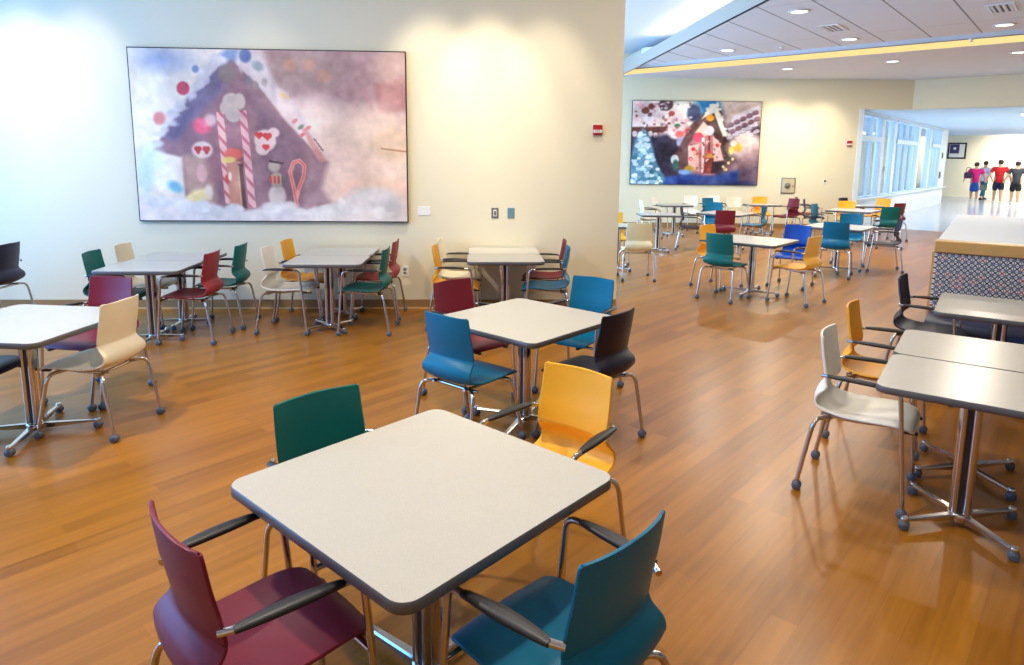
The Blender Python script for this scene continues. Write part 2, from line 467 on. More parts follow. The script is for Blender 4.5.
table('slim', -.145, 7.045, 4, 'greige wall table below the two switch plates, nearer of its pair', gT)
table('slim', -.175, 7.61, 4, 'greige wall table below the two switch plates, against the wall', gT)
def uv(u, v): a = rad(-35.3); return (u*math.cos(a)-v*math.sin(a), u*math.sin(a)+v*math.cos(a))
table('oblong', *uv(.015,3.83), -35.3, 'grey speckled table at the right edge, nearest of the row before the booth', gT)
table('oblong', *uv(.015,4.51), -35.3, 'grey speckled table at the right edge, middle of the row before the booth', gT)
table('deep', *uv(.13,5.98), -35.3, 'grey speckled table standing directly before the patterned booth', gT)
table('front', 3.15, 8.90, -41, 'pale square table beyond the wall corner with teal, yellow and royal blue chairs', gT)
table('square', 5.25, 10.9, -41, 'bluish white table behind the yellow chair, between blue chairs and an armed black one', gT)
table('square', 7.30, 14.6, -41, 'far pale table in front of the orange chair and behind two blue chairs', gT)
table('wall', 1.60, 10.75, 0, 'table mostly hidden behind the wall corner, beside a cream chair', gT)
table('wall', 2.72, 13.0, 0, 'light blue far table under the left end of the second picture', gT)
table('wall', 3.66, 15.75, 0, 'thin far table between white chairs, back row under the second picture', gT)
table('square', 4.18, 13.45, -41, 'light blue far table between a navy, a maroon and two teal chairs', gT)
table('wall', 5.9, 16.2, 0, 'far table in the back row beside a purple chair, right of the second picture', gT)
table('wall', 8.3, 16.15, 0, 'farthest table near the glazed hall, beside a navy chair', gT)

CH = [
 ('maroon',-.720,1.726,45.4,'maroon armchair in front at the corner of the nearest table',G1,1),
 ('blue',.119,1.693,135.8,'peacock blue armchair in front, right of the nearest table',G1,1),
 ('yellow',.133,2.70,-129.4,'yellow armchair behind the right corner of the nearest table',G1,1),
 ('green',-.64,2.37,-46,'dark green chair behind the left corner of the nearest table',G1,1),
 ('blue',-.297,4.055,51.4,'blue armless chair seen from behind, left of the middle table',G2,0),
 ('black',.456,4.147,139.3,'black armless chair right of the middle table, behind the yellow chair',G2,0),
 ('blue',.471,5.008,-124,'blue armchair beyond the right corner of the middle table',G2,1),
 ('maroon',-.355,4.854,-45.6,'dull maroon armchair beyond the left corner of the middle table',G2,1),
 ('cream',-2.79,4.24,175,'cream armless chair facing the pale table at the left edge',G3,0),
 ('maroon',-3.15,4.80,-100,'purplish maroon armchair behind the pale table at the left edge',G3,1),
 ('navy',-3.49,4.07,3,'dark navy armchair cut by the left edge, only arms and seat front showing',G3,1),
 ('navy',-5.52,6.85,182,'navy chair against the wall at the extreme left',G3,1),
 ('green',-3.90,6.38,8,'teal green chair at the left side of the leftmost wall table',G3,1),
 ('cream',-3.93,6.93,6,'cream chair by the wall, under the large picture\'s left end, behind a green one',G3,1),
 ('red',-3.19,6.40,182,'brick red armchair at the right side of the leftmost wall table',G3,1),
 ('green',-3.15,6.98,183,'green armchair behind the brick red chair near the wall',G3,1),
 ('white',-2.37,6.80,0,'white armchair at the left of the wall table under the picture\'s right end',G3,1),
 ('yellow',-2.37,7.36,0,'orange yellow chair behind the white armchair near the wall',G3,1),
 ('green',-1.58,6.80,180,'teal armchair at the right of the wall table beside the electric outlet',G3,1),
 ('red',-1.60,7.44,181,'red armchair near the wall, behind the teal armchair beside the outlet',G3,1),
 ('yellow',-.67,7.01,0,'orange armchair left of the wall table below the switch plates',G3,1),
 ('cream',-.68,7.60,0,'cream chair hidden behind the orange armchair against the cream wall',G3,1),
 ('blue',.30,7.01,178,'blue armchair right of the wall table below the switch plates',G3,1),
 ('maroon',.30,7.60,178,'maroon chair behind the blue armchair at the wall table',G3,1),
 ('white',1.915,3.50,-35.5,'white armchair facing the nearest table at the right edge',G4,1),
 ('yellow',2.39,4.19,-36,'yellow armchair behind the white armchair, right of the open floor',G4,1),
 ('black',3.34,5.28,-38,'black armchair between the yellow chair and the patterned booth',G4,1),
 ('green',2.70,8.60,46,'teal chair with its back turned, left of the square table beyond the corner',G5,0),
 ('yellow',2.84,9.39,-52,'yellow chair peeping out behind the teal chair with its back turned',G5,1),
 ('royal',3.93,9.50,-128,'royal blue chair behind the yellow armchair',G5,1),
 ('yellow',3.56,8.43,130,'yellow armchair on the right of the square table beyond the corner',G5,1),
 ('blue',4.99,10.42,60,'bright blue chair with its back turned behind the yellow armchair',G5,0),
 ('blue',5.85,11.75,-118,'bright blue chair facing forward behind another blue chair with its back turned',G5,1),
 ('black',6.04,10.98,160,'black armchair in side view with thin curved back, in front of the bright hall',G5,1),
 ('blue',6.55,14.35,-45,'small blue chair far off, left of the orange chair',G5,1),
 ('green',7.72,13.98,78,'dark green chair right of the far table, behind the black side-view chair',G5,1),
 ('maroon',8.50,15.25,112,'maroon chair nearest the bright hall, right of the dark green chair',G5,1),
 ('yellow',7.62,15.5,-110,'orange chair facing forward behind the far table',G5,1),
 ('navy',7.14,16.2,-25,'navy chair far off between a maroon and an orange chair',G5,1),
 ('maroon',7.36,17.2,-15,'maroon chair close to the far wall below the metal panel, facing right',G5,1),
 ('maroon',6.55,16.35,-160,'purple maroon armchair right of the far back row table',G5,1),
 ('yellow',6.15,16.95,-95,'orange chair behind the far back row table',G5,1),
 ('cream',5.42,16.75,-95,'peach cream armchair between the two far back row tables',G5,1),
 ('white',5.10,17.3,-80,'white chair against the far wall below the second picture\'s right part',G5,1),
 ('cream',1.775,10.0,90,'cream chair with its back turned beside the wall corner',G5,0),
 ('yellow',1.63,11.5,-92,'pale yellow chair half hidden by the wall corner',G5,1),
 ('cream',3.00,15.3,2,'cream chair seen from the side at the second picture\'s left end',G5,1),
 ('white',3.55,16.5,-30,'white chair behind the cream side-view chair, below the second picture',G5,1),
 ('white',4.48,17.15,-80,'white chair against the far wall, left of two teal chairs',G5,1),
 ('navy',3.47,13.35,-18,'navy armchair in side view at the light blue far table',G5,1),
 ('blue',4.28,14.55,-97,'teal blue chair facing forward behind the light blue far table',G5,1),
 ('blue',4.72,16.2,-60,'teal blue chair farther back, peeping above another teal chair',G5,1),
 ('maroon',3.85,12.62,88,'dark maroon chair with its back turned, behind the peeping yellow chair',G5,0),
 ('blue',4.92,13.95,150,'teal chair in side view right of the light blue far table',G5,1),
 ('navy',8.35,16.85,-60,'navy chair nearest the jamb of the glazed hall',G5,1),
 ('yellow',9.0,16.75,-150,'pale orange chair farthest right against the far wall',G5,1),
]
for col, x, y, dg, lab, grp, arms in CH: chair(col, x, y, dg, lab, grp, bool(arms))
for p, col, *_ in FIRST:
    for c in TREE[p.name]:
        if 'shell' in c.keys():
            c.material_slots[0].link = 'OBJECT'; c.material_slots[0].material = M[col]

# ------------------------------------------------------------------ room shell
def wall_quad(name, pts, m, thick=.12, side=1):
    """vertical slab along a ground polyline (x0,y0)-(x1,y1) from z0 to z1"""
    (x0,y0),(x1,y1),z0,z1 = pts
    d = Vector((x1-x0,y1-y0,0)); L = d.length; a = math.atan2(d.y,d.x)
    T = Matrix.Translation((x0,y0,0)) @ Matrix.Rotation(a,4,'Z')
    return MB().box(0,L,0 if side>0 else -thick,thick if side>0 else 0,z0,z1,T)
def struct(name, mb, m): return structure(mb.build(name, m))
CEIL, HI, HALLH = 3.9, 4.5, 3.15
# floor
fl = MB(); fl.prism([(-8.8,-3.2),(13.2,-3.2),(13.2,15.45),(10.25,18.03),(9.0,18.03),(-8.8,18.03)], -.1, 0); struct('floor', fl, M['floor'])
hf = MB()
c_, s_ = math.cos(rad(HALL)), math.sin(rad(HALL))
hf.prism([(13.2,15.45),(13.2+c_*26,15.45+s_*26),(13.2+c_*26-30*s_,15.45+s_*26+30*c_),(8.95,18.4),(8.95,18.03),(10.25,18.03)], -.1, 0); struct('floor_hall', hf, M['hall_floor'])
# left (picture) wall, tilted 3 degrees
LW0, LW1 = (-6.9, 7.97-.05*8.1), (1.19, 7.97)
struct('wall_picture', wall_quad('', (LW0,LW1,0,HI), 0, .3), M['paint'])
def on_lw(x, off=0):   # point on that wall's face, off metres proud of it
    a = math.atan2(.05,1); y = 7.97+.05*(x-1.2); return (x+off*math.sin(a), y-off*math.cos(a)), a
bb = wall_quad('', ((LW0[0],LW0[1]-.015),(LW1[0],LW1[1]-.015),0.012,.105), 0, .015); struct('baseboard_picture', bb, M['base'])
bb = wall_quad('', ((LW0[0],LW0[1]-.03),(LW1[0],LW1[1]-.03),0,.012), 0, .03); struct('baseboard_picture_lip', bb, M['base_lip'])
FY = 17.95
struct('wall_far', MB().box(-2.4,8.98,FY,FY+.2,0,HI).box(8.98,10.3,FY,FY+.2,HALLH,HI), M['paint'])
struct('baseboard_far', MB().box(1.0,8.98,FY-.015,FY,0,.11), M['base'])
struct('wall_hall_header', wall_quad('', ((10.3,FY),(13.2,15.45),HALLH,HI),0,.2), M['paint'])
WX, FX = -6.9, -2.2
struct('wall_left', MB().box(WX-.2,WX,-3.2,1.0,0,HI).box(WX-.2,WX,7.2,7.55,0,HI).box(WX-.2,WX,1.0,7.2,0,.4).box(WX-.2,WX,1.0,7.2,4.0,HI), M['paint'])
struct('wall_far_left', MB().box(FX-.2,FX,8.15,9.0,0,HI).box(FX-.2,FX,17.4,FY,0,HI).box(FX-.2,FX,9.0,17.4,0,.4).box(FX-.2,FX,9.0,17.4,3.7,HI), M['paint'])
struct('wall_back', MB().box(-8.8,13.2,-3.4,-3.2,0,HI), M['paint'])
struct('wall_right', MB().box(13.2,13.4,-3.2,15.45,0,HI), M['paint'])
for i, (X_, ys, z1) in enumerate(((WX,(1.0,3.07,5.13,7.2),4.0),(FX,(9.0,11.1,13.2,15.3,17.4),3.7))):
    w_ = MB()
    for y in ys: w_.box(X_-.16,X_-.04,y-.03,y+.03,.4,z1)
    for z in (.43,z1-.03): w_.box(X_-.16,X_-.04,ys[0],ys[-1],z-.03,z+.03)
    wn = struct('window_1' if i == 0 else 'window_7', w_, M['mullion'])
    MB().box(X_-.105,X_-.1,ys[0],ys[-1],.4,z1).build('pane', M['glass'], wn)
# ceilings: main panelled part right of the lip, slot, strip to the far wall, raised part on the left
def lipx(y): return 3.005-.0855*(y-12.2)      # edge of the lower ceiling
nv = (math.cos(rad(HALL)), math.sin(rad(HALL)))
def on_n(n, x): return (x, (n-nv[0]*x)/nv[1])  # point of the line n at given x
N1, N2 = 13.6, 15.0
def lip_at(n):
    x = 2.7
    for _ in range(20):
        y = on_n(n,x)[1]; x = lipx(y)
    return (x, on_n(n,x)[1])
A1, A2 = lip_at(N1), lip_at(N2)
cm = MB(); cm.prism([(lipx(-3.2),-3.2),(13.2,-3.2),on_n(N1,13.2),A1], CEIL, CEIL+.15); struct('ceiling', cm, M['ceiling'])
cs = MB(); cs.prism([A2,on_n(N2,13.2),(13.2,15.45),(10.3,FY),(lipx(FY),FY)], CEIL, CEIL+.15); struct('ceiling_strip', cs, M['ceil_grey'])
ct = MB(); ct.prism([A1,on_n(N1,13.2),on_n(N2,13.2),A2], CEIL+.32, CEIL+.36); struct('ceiling_slot', ct, M['ceil_grey'])
def vface(p, q, z0, z1, mb, t=.03):
    d = Vector((q[0]-p[0],q[1]-p[1],0)); T = Matrix.Translation((p[0],p[1],0)) @ Matrix.Rotation(math.atan2(d.y,d.x),4,'Z')
    mb.box(0,d.length,0,t,z0,z1,T); return mb
tf = MB(); vface(A2,on_n(N2,13.2),CEIL+.15,CEIL+.34,tf); vface(A1,on_n(N1,13.2),CEIL+.15,CEIL+.34,tf); struct('trim_1', tf, M['ceil_grey'])
lp = MB(); vface((lipx(-3.2),-3.2),A1,CEIL,CEIL+.24,lp,-.05); vface(A1,A2,CEIL,CEIL+.36,lp,-.05); vface(A2,(lipx(FY),FY),CEIL,CEIL+.24,lp,-.05); struct('trim_2', lp, mat('lip_darkened', (176,166,156), .8, var=.02))  # lip colour darkened to offset the strong daylight on it
hc = MB(); hc.prism([(-8.8,-3.4),(6,-3.4),(4.6,18.15),(-8.8,18.15)], HI, HI+.1); struct('ceiling_raised', hc, M['ceil_white'])
cl = MB(); cl.box(6,13.4,-3.4,18.3,HI,HI+.1).box(4.6,6,-3.4,18.3,HI,HI+.1); struct('ceiling_void_deck', cl, M['ceil_grey'])
# glowing strip stands in for the slot's far face lit by a hidden lamp
sv = thing('slot_face_glow', 'long warm glow standing for the lit face of the slot across the far ceiling', 'ceiling light')
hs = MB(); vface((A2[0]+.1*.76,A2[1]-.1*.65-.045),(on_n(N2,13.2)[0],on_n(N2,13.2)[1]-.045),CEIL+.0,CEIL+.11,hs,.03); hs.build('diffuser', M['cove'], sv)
hs = MB(); vface((A2[0]+.1*.76,A2[1]-.1*.65-.047),(on_n(N2,13.2)[0],on_n(N2,13.2)[1]-.047),CEIL+.11,CEIL+.125,hs,.04); hs.build('rail', M['steel'], sv)
# hall
E0 = (9.35,18.58)
def hp(s, off=0): return (E0[0]+.6494*s+.7604*off, E0[1]+.7604*s-.6494*off)
HT = Matrix.Translation((E0[0],E0[1],0)) @ Matrix.Rotation(rad(HALL),4,'Z')
win = [(-.45,2.35),(4.2,7.75),(10.3,12.5)]
hw = MB()
hw.box(-.75,13.9,0,.2,0,.72,HT).box(-.75,13.9,0,.2,HALLH-.05,HALLH+.2,HT)
edges = [-.75,-.45,2.35,4.2,7.75,10.3,12.5,13.9]
for a,b in ((-.75,-.45),(2.35,2.6),(3.95,4.2),(7.75,8.0),(10.05,10.3),(12.5,13.9)): hw.box(a,b,0,.2,.72,HALLH-.05,HT)
struct('wall_hall_windows', hw, M['hall_wall'])
sl = MB(); sl.box(-.75,13.9,-.14,.02,.72,.76,HT); struct('trim_3', sl, M['hall_wall'])
allw = [(-.45,2.35,(.0,1.15,2.2)),(2.6,3.95,()),(4.2,7.75,(5.05,6.0,6.95)),(8.0,10.05,()),(10.3,12.5,(10.9,11.6))]
for i,(a,b,ml) in enumerate(allw):
    f = MB()
    for m_ in (a+.04,b-.04)+tuple(ml): f.box(m_-.04,m_+.04,.0,.1,.72,HALLH-.05,HT)
    if ml: f.box(a,b,-.05,.12,2.36,2.5,HT)
    f.box(a,b,-.02,.12,.72,.8,HT); f.box(a,b,-.02,.12,HALLH-.12,HALLH-.05,HT)
    o = struct(f'window_{i+2}', f, M['mullion'])
    MB().box(a,b,.08,.085,.76,HALLH-.05,HT).build('pane', M['glass'], o)
struct('ceiling_hall', MB().prism([(8.9,18.2),(10.35,18.1),(13.3,15.55),(34,37),(20,46)], HALLH, HALLH+.1), mat('hall_ceiling_pale_blue', (196,216,234), .8, var=.02))
struct('wall_hall_end', wall_quad('', ((18.5,39.5),(31,28.7),0,HALLH),0,.2), M['paint_hall'])
hr = hp(0); struct('wall_hall_right', wall_quad('', ((13.2,15.45),(13.2+.6494*17,15.45+.7604*17),0,HALLH),0,.2,-1), M['paint_hall'])
struct('wall_jamb', MB().box(8.93,9.05,FY-.02,18.2,0,HALLH), M['hall_wall'])
# half wall behind the booth
def UT(u, v): x, y = uv(u,v); return Matrix.Translation((x,y,0)) @ Matrix.Rotation(rad(-35.3),4,'Z')
B0 = UT(-.38,0)
struct('wall_half', MB().box(0,3.4,7.16,10.9,0,1.095,B0,b=.01), M['half_wall'])

# ------------------------------------------------------------------ booth
bt = thing('booth_bench', 'long booth with navy vinyl seat, patterned back and wooden cap', 'bench', (*uv(-.38,6.5),0), rad(-35.3))
def bT(): return None
sb = MB(); n = 14; prof = []
for k in range(n+1):
    a = -PI/2+PI*k/n; prof.append((.085-.085*math.cos(a)*1.0, .375+.085*math.sin(a)))
pts = [(y,z) for y,z in prof]+[(.56,.46),(.56,.29)]
sb.add([(x,y,z) for x in (0.0,3.3) for y,z in pts], [(i,i+1,len(pts)+i+1,len(pts)+i) for i in range(len(pts)-1)]+[tuple(range(len(pts)))[::-1],tuple(len(pts)+i for i in range(len(pts)))], True)
sb.build('seat', M['vinyl'], bt)
MB().box(0.02,3.3,.08,.56,0,.29,b=.004).build('plinth', M['dark'], bt)
bp = MB(); bp.box(0,3.3,.50,.62,.44,1.0,b=.012); me = bp.mesh('back_panel', M['booth'])
uvl = me.uv_layers.new(name='UVMap')
for lp_ in me.loops:
    v = me.vertices[lp_.vertex_index].co; uvl.data[lp_.index].uv = (v.x+v.y, v.z)
link('back_panel', me, bt)
MB().box(-.01,3.3,.48,.655,1.0,1.105,b=.008).box(-.02,0,.52,.65,0,1.0).build('wooden_cap', M['oak'], bt)

# ------------------------------------------------------------------ pictures
def picture(name, label, w, h, origin, ang, paint, nx, ny):
    root = thing(name, label, 'picture', origin, ang)
    MB().box(-w/2,w/2,0,.045,-h/2,h/2).build('frame', M['frame_black'], root)
    U = (np.arange(nx)+.5)/nx; V = (np.arange(ny)+.5)/ny
    uu, vv = np.meshgrid(U, V)            # v measured from the top
    img = paint(uu, vv)
    e = .012
    xs = np.linspace(-w/2+e, w/2-e, nx); zs = np.linspace(h/2-e, -h/2+e, ny)
    X, Z = np.meshgrid(xs, zs)
    vs = np.stack([X.ravel(), np.full(X.size,-.002), Z.ravel()], 1)
    idx = np.arange(nx*ny).reshape(ny,nx)
    fs = np.stack([idx[:-1,:-1].ravel(), idx[1:,:-1].ravel(), idx[1:,1:].ravel(), idx[:-1,1:].ravel()], 1)
    me = bpy.data.meshes.new('canvas'); me.from_pydata(vs.tolist(), [], fs.tolist()); me.update()
    at = me.color_attributes.new('print', 'FLOAT_COLOR', 'POINT')
    c = np.clip(img/255,0,1).reshape(-1,3); lin = np.where(c<=.04045, c/12.92, ((c+.055)/1.055)**2.4)
    at.data.foreach_set('color', np.concatenate([lin, np.ones((len(lin),1))],1).astype(np.float32).ravel())
    me.materials.append(M['print']); link('canvas', me, root)
    return root
class Paint:
    def __init__(s, x, y, base):
        s.x = x; s.y = y; s.im = np.zeros(x.shape+(3,))+np.array(base, float)
    def blend(s, m, c): s.im = s.im*(1-m[...,None]) + np.array(c, float)*m[...,None]
    def ell(s, cx, cy, rx, ry, c, soft=1.0, a=1, rot=0):
        dx, dy = s.x-cx, s.y-cy; cr, sr = math.cos(rad(rot)), math.sin(rad(rot))
        d = np.sqrt(((dx*cr+dy*sr)/rx)**2+((-dx*sr+dy*cr)/ry)**2); k = min(rx,ry)
        s.blend(np.clip(.5-(d-1)*k/soft,0,1)*a, c)
    def poly(s, pts, c, soft=1.0, a=1):
        inside = np.zeros(s.x.shape, bool); dist = np.full(s.x.shape, 1e9); n = len(pts)
        for i in range(n):
            (x0,y0),(x1,y1) = pts[i], pts[(i+1)%n]
            cond = ((y0 > s.y) != (y1 > s.y)) & (s.x < (x1-x0)*(s.y-y0)/((y1-y0) or 1e-9)+x0); inside ^= cond
            t = np.clip(((s.x-x0)*(x1-x0)+(s.y-y0)*(y1-y0))/((x1-x0)**2+(y1-y0)**2+1e-9),0,1)
            dist = np.minimum(dist, np.hypot(s.x-x0-t*(x1-x0), s.y-y0-t*(y1-y0)))
        sd = np.where(inside, dist, -dist); s.blend(np.clip(.5+sd/soft,0,1)*a, c)
    def line(s, pts, w, c, soft=.8, a=1):
        dist = np.full(s.x.shape, 1e9)
        for (x0,y0),(x1,y1) in zip(pts[:-1],pts[1:]):
            t = np.clip(((s.x-x0)*(x1-x0)+(s.y-y0)*(y1-y0))/((x1-x0)**2+(y1-y0)**2+1e-9),0,1)
            dist = np.minimum(dist, np.hypot(s.x-x0-t*(x1-x0), s.y-y0-t*(y1-y0)))
        s.blend(np.clip(.5+(w/2-dist)/soft,0,1)*a, c)
    def stripes(s, x0, x1, y0, y1, slope, per, c1, c2, lean=0):
        xc = lean*(s.y-y0)
        m = np.clip((s.x-xc-x0)/.6+.5,0,1)*np.clip((x1-(s.x-xc))/.6+.5,0,1)*np.clip((s.y-y0)/.6+.5,0,1)*np.clip((y1-s.y)/.6+.5,0,1)
        s.blend(m, c1); ph = np.sin(2*PI*(s.y-slope*(s.x-xc))/per); s.blend(m*np.clip(ph*1.6-.3,0,1), c2)
    def cloud(s, sc_, seed, amp, mask=None):
        rg = np.random.RandomState(seed); f = np.zeros(s.x.shape)
        for o in range(4):
            gx = rg.rand(64,64); fx = (s.x/sc_*2**o)%63; fy = (s.y/sc_*2**o)%63
            i, j = fx.astype(int), fy.astype(int); u, v = fx-i, fy-j; u = u*u*(3-2*u); v = v*v*(3-2*v)
            f += ((gx[j,i]*(1-u)+gx[j,i+1]*u)*(1-v)+(gx[j+1,i]*(1-u)+gx[j+1,i+1]*u)*v-.5)*.5**o
        s.im = np.clip(s.im+(f*amp*(1 if mask is None else mask))[...,None],0,255)
def paint_house(u, v):
    P = Paint(130+277*u, 48+173*v, (226,220,214)); X, Y = P.x, P.y
    P.blend(np.clip((X-230)/80,0,1), (212,190,192))
    P.poly([(255,40),(420,40),(420,118),(385,100),(330,112),(285,98)], (176,150,160), 22)
    P.ell(300,68,38,18,(168,146,150),16); P.ell(290,62,7,6,(190,150,140),4); P.ell(310,62,7,6,(190,150,140),4); P.ell(325,73,7,6,(190,150,140),4)
    P.poly([(375,80),(420,66),(420,100),(388,112),(378,104)], (178,136,144), 5); P.ell(390,60,18,16,(206,182,184),14)
    P.line([(365,45),(364,80),(372,105)], 3, (186,140,156), 4, .7)
    P.ell(315,118,34,20,(244,228,228),18); P.ell(360,150,70,42,(238,220,212),26); P.ell(330,165,40,30,(228,204,198),24,.7)
    P.ell(160,60,26,10,(150,170,216),16,.8); P.ell(140,130,24,60,(240,238,232),24)
    # sky to the left, then pale roof snow
    P.poly([(133,168),(170,140),(196,120),(215,84),(236,50),(262,50),(276,84),(300,110),(322,150),(310,150),(290,120),(262,80),(240,60),(214,96),(182,142)], (214,212,222), 6)
    P.poly([(203,74),(214,58),(228,48),(240,48),(236,62),(222,72),(206,90)], (118,150,196), 5)
    rg = random.Random(3)
    def icing(pts, n, c, r0, r1, spread):
        for i in range(n):
            t = rg.random()*(len(pts)-1); j = int(t); u_ = t-j; x = pts[j][0]*(1-u_)+pts[j+1][0]*u_+rg.uniform(-spread,spread); y = pts[j][1]*(1-u_)+pts[j+1][1]*u_+rg.uniform(-spread,spread)
            k = rg.uniform(-14,14); P.ell(x,y,rg.uniform(r0,r1),rg.uniform(r0,r1)*.8,tuple(q+k for q in c),2.5,.75)
    # gable
    P.poly([(148,149),(176,110),(196,84),(214,66),(232,58),(246,70),(262,88),(282,116),(306,142),(325,160),(312,172),(300,212),(262,214),(178,206),(177,156)], (142,112,126), 3)
    P.poly([(160,136),(196,84),(214,66),(230,60),(222,90),(196,112),(172,140)], (92,100,146), 9, .6)
    P.poly([(177,156),(200,150),(210,170),(208,206),(180,206)], (196,164,150), 8, .8)
    P.poly([(246,90),(268,110),(300,140),(300,205),(262,205),(256,120)], (112,86,108), 10, .7)
    P.poly([(198,128),(220,96),(240,90),(248,120),(250,150),(232,190),(204,180)], (158,112,124), 12, .7)
    icing([(150,146),(176,108),(196,84),(212,64),(226,54)],46,(206,206,218),2.5,6,3.5)
    icing([(240,58),(258,78),(276,92),(292,108)],34,(206,200,212),2.5,6,4)
    P.ell(227,72,9,9,(132,120,122),4); P.ell(246,54,6,7,(92,116,176),2.5); P.ell(258,64,6,4.5,(146,166,178),3,rot=25)
    for a,b,c in ((248,78,(120,126,140)),(255,83,(140,134,140)),(264,80,(168,160,162))): P.ell(a,b,3,4,c,2)
    P.ell(196,68,3.4,3.6,(110,130,176),2)
    P.ell(182.5,87,6.3,6.8,(186,70,90),2,rot=20); P.ell(157,117,6,6.5,(222,150,150),3,rot=20)
    # frosting blob over the door
    P.ell(230,99,9,8,(206,194,190),2); P.ell(238,99,6,8,(206,194,190),2); P.ell(231,112,8,8,(200,190,188),2.5); P.ell(222,106,4,6,(204,190,188),2)
    P.ell(199,124,9,8,(226,96,130),4); P.ell(203,121,5,4,(238,120,150),3); P.ell(208,118,6,6,(226,200,204),4,.8)
    P.ell(198,148,10.5,8.5,(226,206,206),2.5)
    for x in (193.5,202): P.ell(x-1.6,147,2.3,2.6,(190,72,76),1.2); P.ell(x+1.6,147,2.3,2.6,(190,72,76),1.2); P.ell(x,150,2,2.6,(190,72,76),1.2)
    # candy cane posts and door
    P.poly([(222,150),(238,150),(238,206),(222,206)], (150,90,92), 2)
    P.stripes(214,221.5,110,203,1.2,14,(232,188,190),(198,110,124),.045); P.stripes(237,244.5,108,207,1.2,14,(226,178,186),(190,106,128),.05)
    P.poly([(221,160),(229,158),(236,160),(237,210),(228,212),(223,206)], (196,140,124), 2); P.poly([(233,162),(238,162),(240,208),(236,208)], (90,62,60), 1.5)
    P.line([(233.5,164),(234.5,208)], 1.2, (206,180,160), 1, .8)
    P.ell(229,152,9,6,(226,112,102),2); P.ell(224,158,7,3,(226,206,120),1.5,rot=-5); P.ell(222,177,3,4.5,(206,90,90),1.2); P.ell(224.5,175,1.8,4.5,(236,220,210),1)
    # hearts on icing
    P.ell(262,138,11,11,(232,208,212),2.5); P.ell(271,130,6,5,(232,210,214),2); P.ell(259,146,7,7,(228,204,210),2)
    for x,y,r in ((256,133,3.2),(264.5,134,3.6),(262.5,145,3)):
        P.ell(x-r*.55,y-r*.3,r*.75,r*.75,(214,66,66),1); P.ell(x+r*.55,y-r*.3,r*.75,r*.75,(214,66,66),1); P.poly([(x-r*1.2,y),(x+r*1.2,y),(x,y+r*1.25)],(214,66,66),1)
    # small snow figure, hat and cane loop
    P.ell(272,195,9,12,(196,190,192),3); P.ell(272,178,6.5,8,(170,160,150),2); P.ell(270,164,6,6,(182,172,166),2); P.line([(266,159),(279,161)],2.4,(60,50,56),1)
    for x,c in ((266,(206,64,64)),(270,(214,70,70)),(274,(200,60,64)),(278,(80,110,90))): P.line([(x,175),(x,181)],2.2,c,.8)
    P.line([(292,205),(289,185),(286,170),(290,160),(296,158),(301,163),(300,174),(294,188),(291,200)],4,(226,150,146),1.2); P.line([(292,205),(289,185),(286,170),(290,160),(296,158),(301,163),(300,174),(294,188)],1.3,(204,92,92),.8)
    # roof edge, right: icing, mints
    P.poly([(276,84),(292,102),(302,122),(326,158),(318,156),(296,128),(276,104)], (232,218,222), 4, .85)
    P.poly([(298,122),(306,128),(326,160),(316,160)], (206,150,150), 3)
    for a,b,c in ((293,118,(214,130,140)),(299,124,(96,136,112)),(306,125,(216,120,126)),(300,132,(210,110,120))): P.ell(a,b,3.6,1.8,c,1.2,rot=-35)
    for k in range(4): P.line([(312+2.3*k,136+3.2*k),(314+2.3*k,138+3.2*k)],1.2,(90,70,76),.8)
    P.poly([(310,158),(326,160),(318,186),(330,204),(300,210),(302,180)], (158,130,146), 7)
    P.ell(283,93,5,3,(222,196,150),3,rot=30)
    # clothy figure right, snow bottom
    P.ell(392,140,22,16,(228,208,190),8); P.line([(381,145),(398,147),(408,148)],1.4,(176,128,104),1.2)
    P.ell(372,190,40,14,(228,194,176),12,.7)
    P.ell(372,206,34,22,(214,216,226),9); P.ell(384,206,14,10,(196,200,218),8,.6)
    P.poly([(130,196),(160,198),(185,196),(205,203),(230,212),(262,206),(280,203),(302,211),(330,207),(410,214),(410,225),(130,225)], (226,226,236), 5)
    P.ell(278,210,20,8,(196,204,228),8,.6); P.ell(150,212,26,14,(238,234,238),8)
    # left: teal and blue, small yellow
    P.ell(146,162,13,18,(206,232,232),10,.9); P.ell(158,178,14,12,(238,240,238),8,.8); P.ell(138,178,8,16,(206,232,232),8,.8)
    P.ell(168,186,8,5,(120,186,216),4,rot=30); P.poly([(176,199),(186,190),(200,187),(204,198),(190,202)],(236,222,166),4); P.ell(196,172,5.5,9,(216,172,176),2.5); P.ell(202,191,4,7,(232,222,214),3)
    hz = np.clip(1-np.abs(X-290)/170,0,1)*.2; P.blend(hz, (236,214,214)); P.blend(np.clip((Y-160)/60,0,1)*np.clip((X-290)/60,0,1)*.12,(230,220,226))  # pale haze of the wall spotlights blended into the print's colours
    icing([(132,204),(170,204),(205,208),(240,213),(275,208),(310,213),(350,205),(400,212)],60,(222,224,234),3,9,4)
    P.cloud(26, 3, 26); P.cloud(7, 9, 15)
    P.im = P.im*np.array([1.0,.945,.865])
    return np.clip((P.im-128)*1.1+126,0,255)
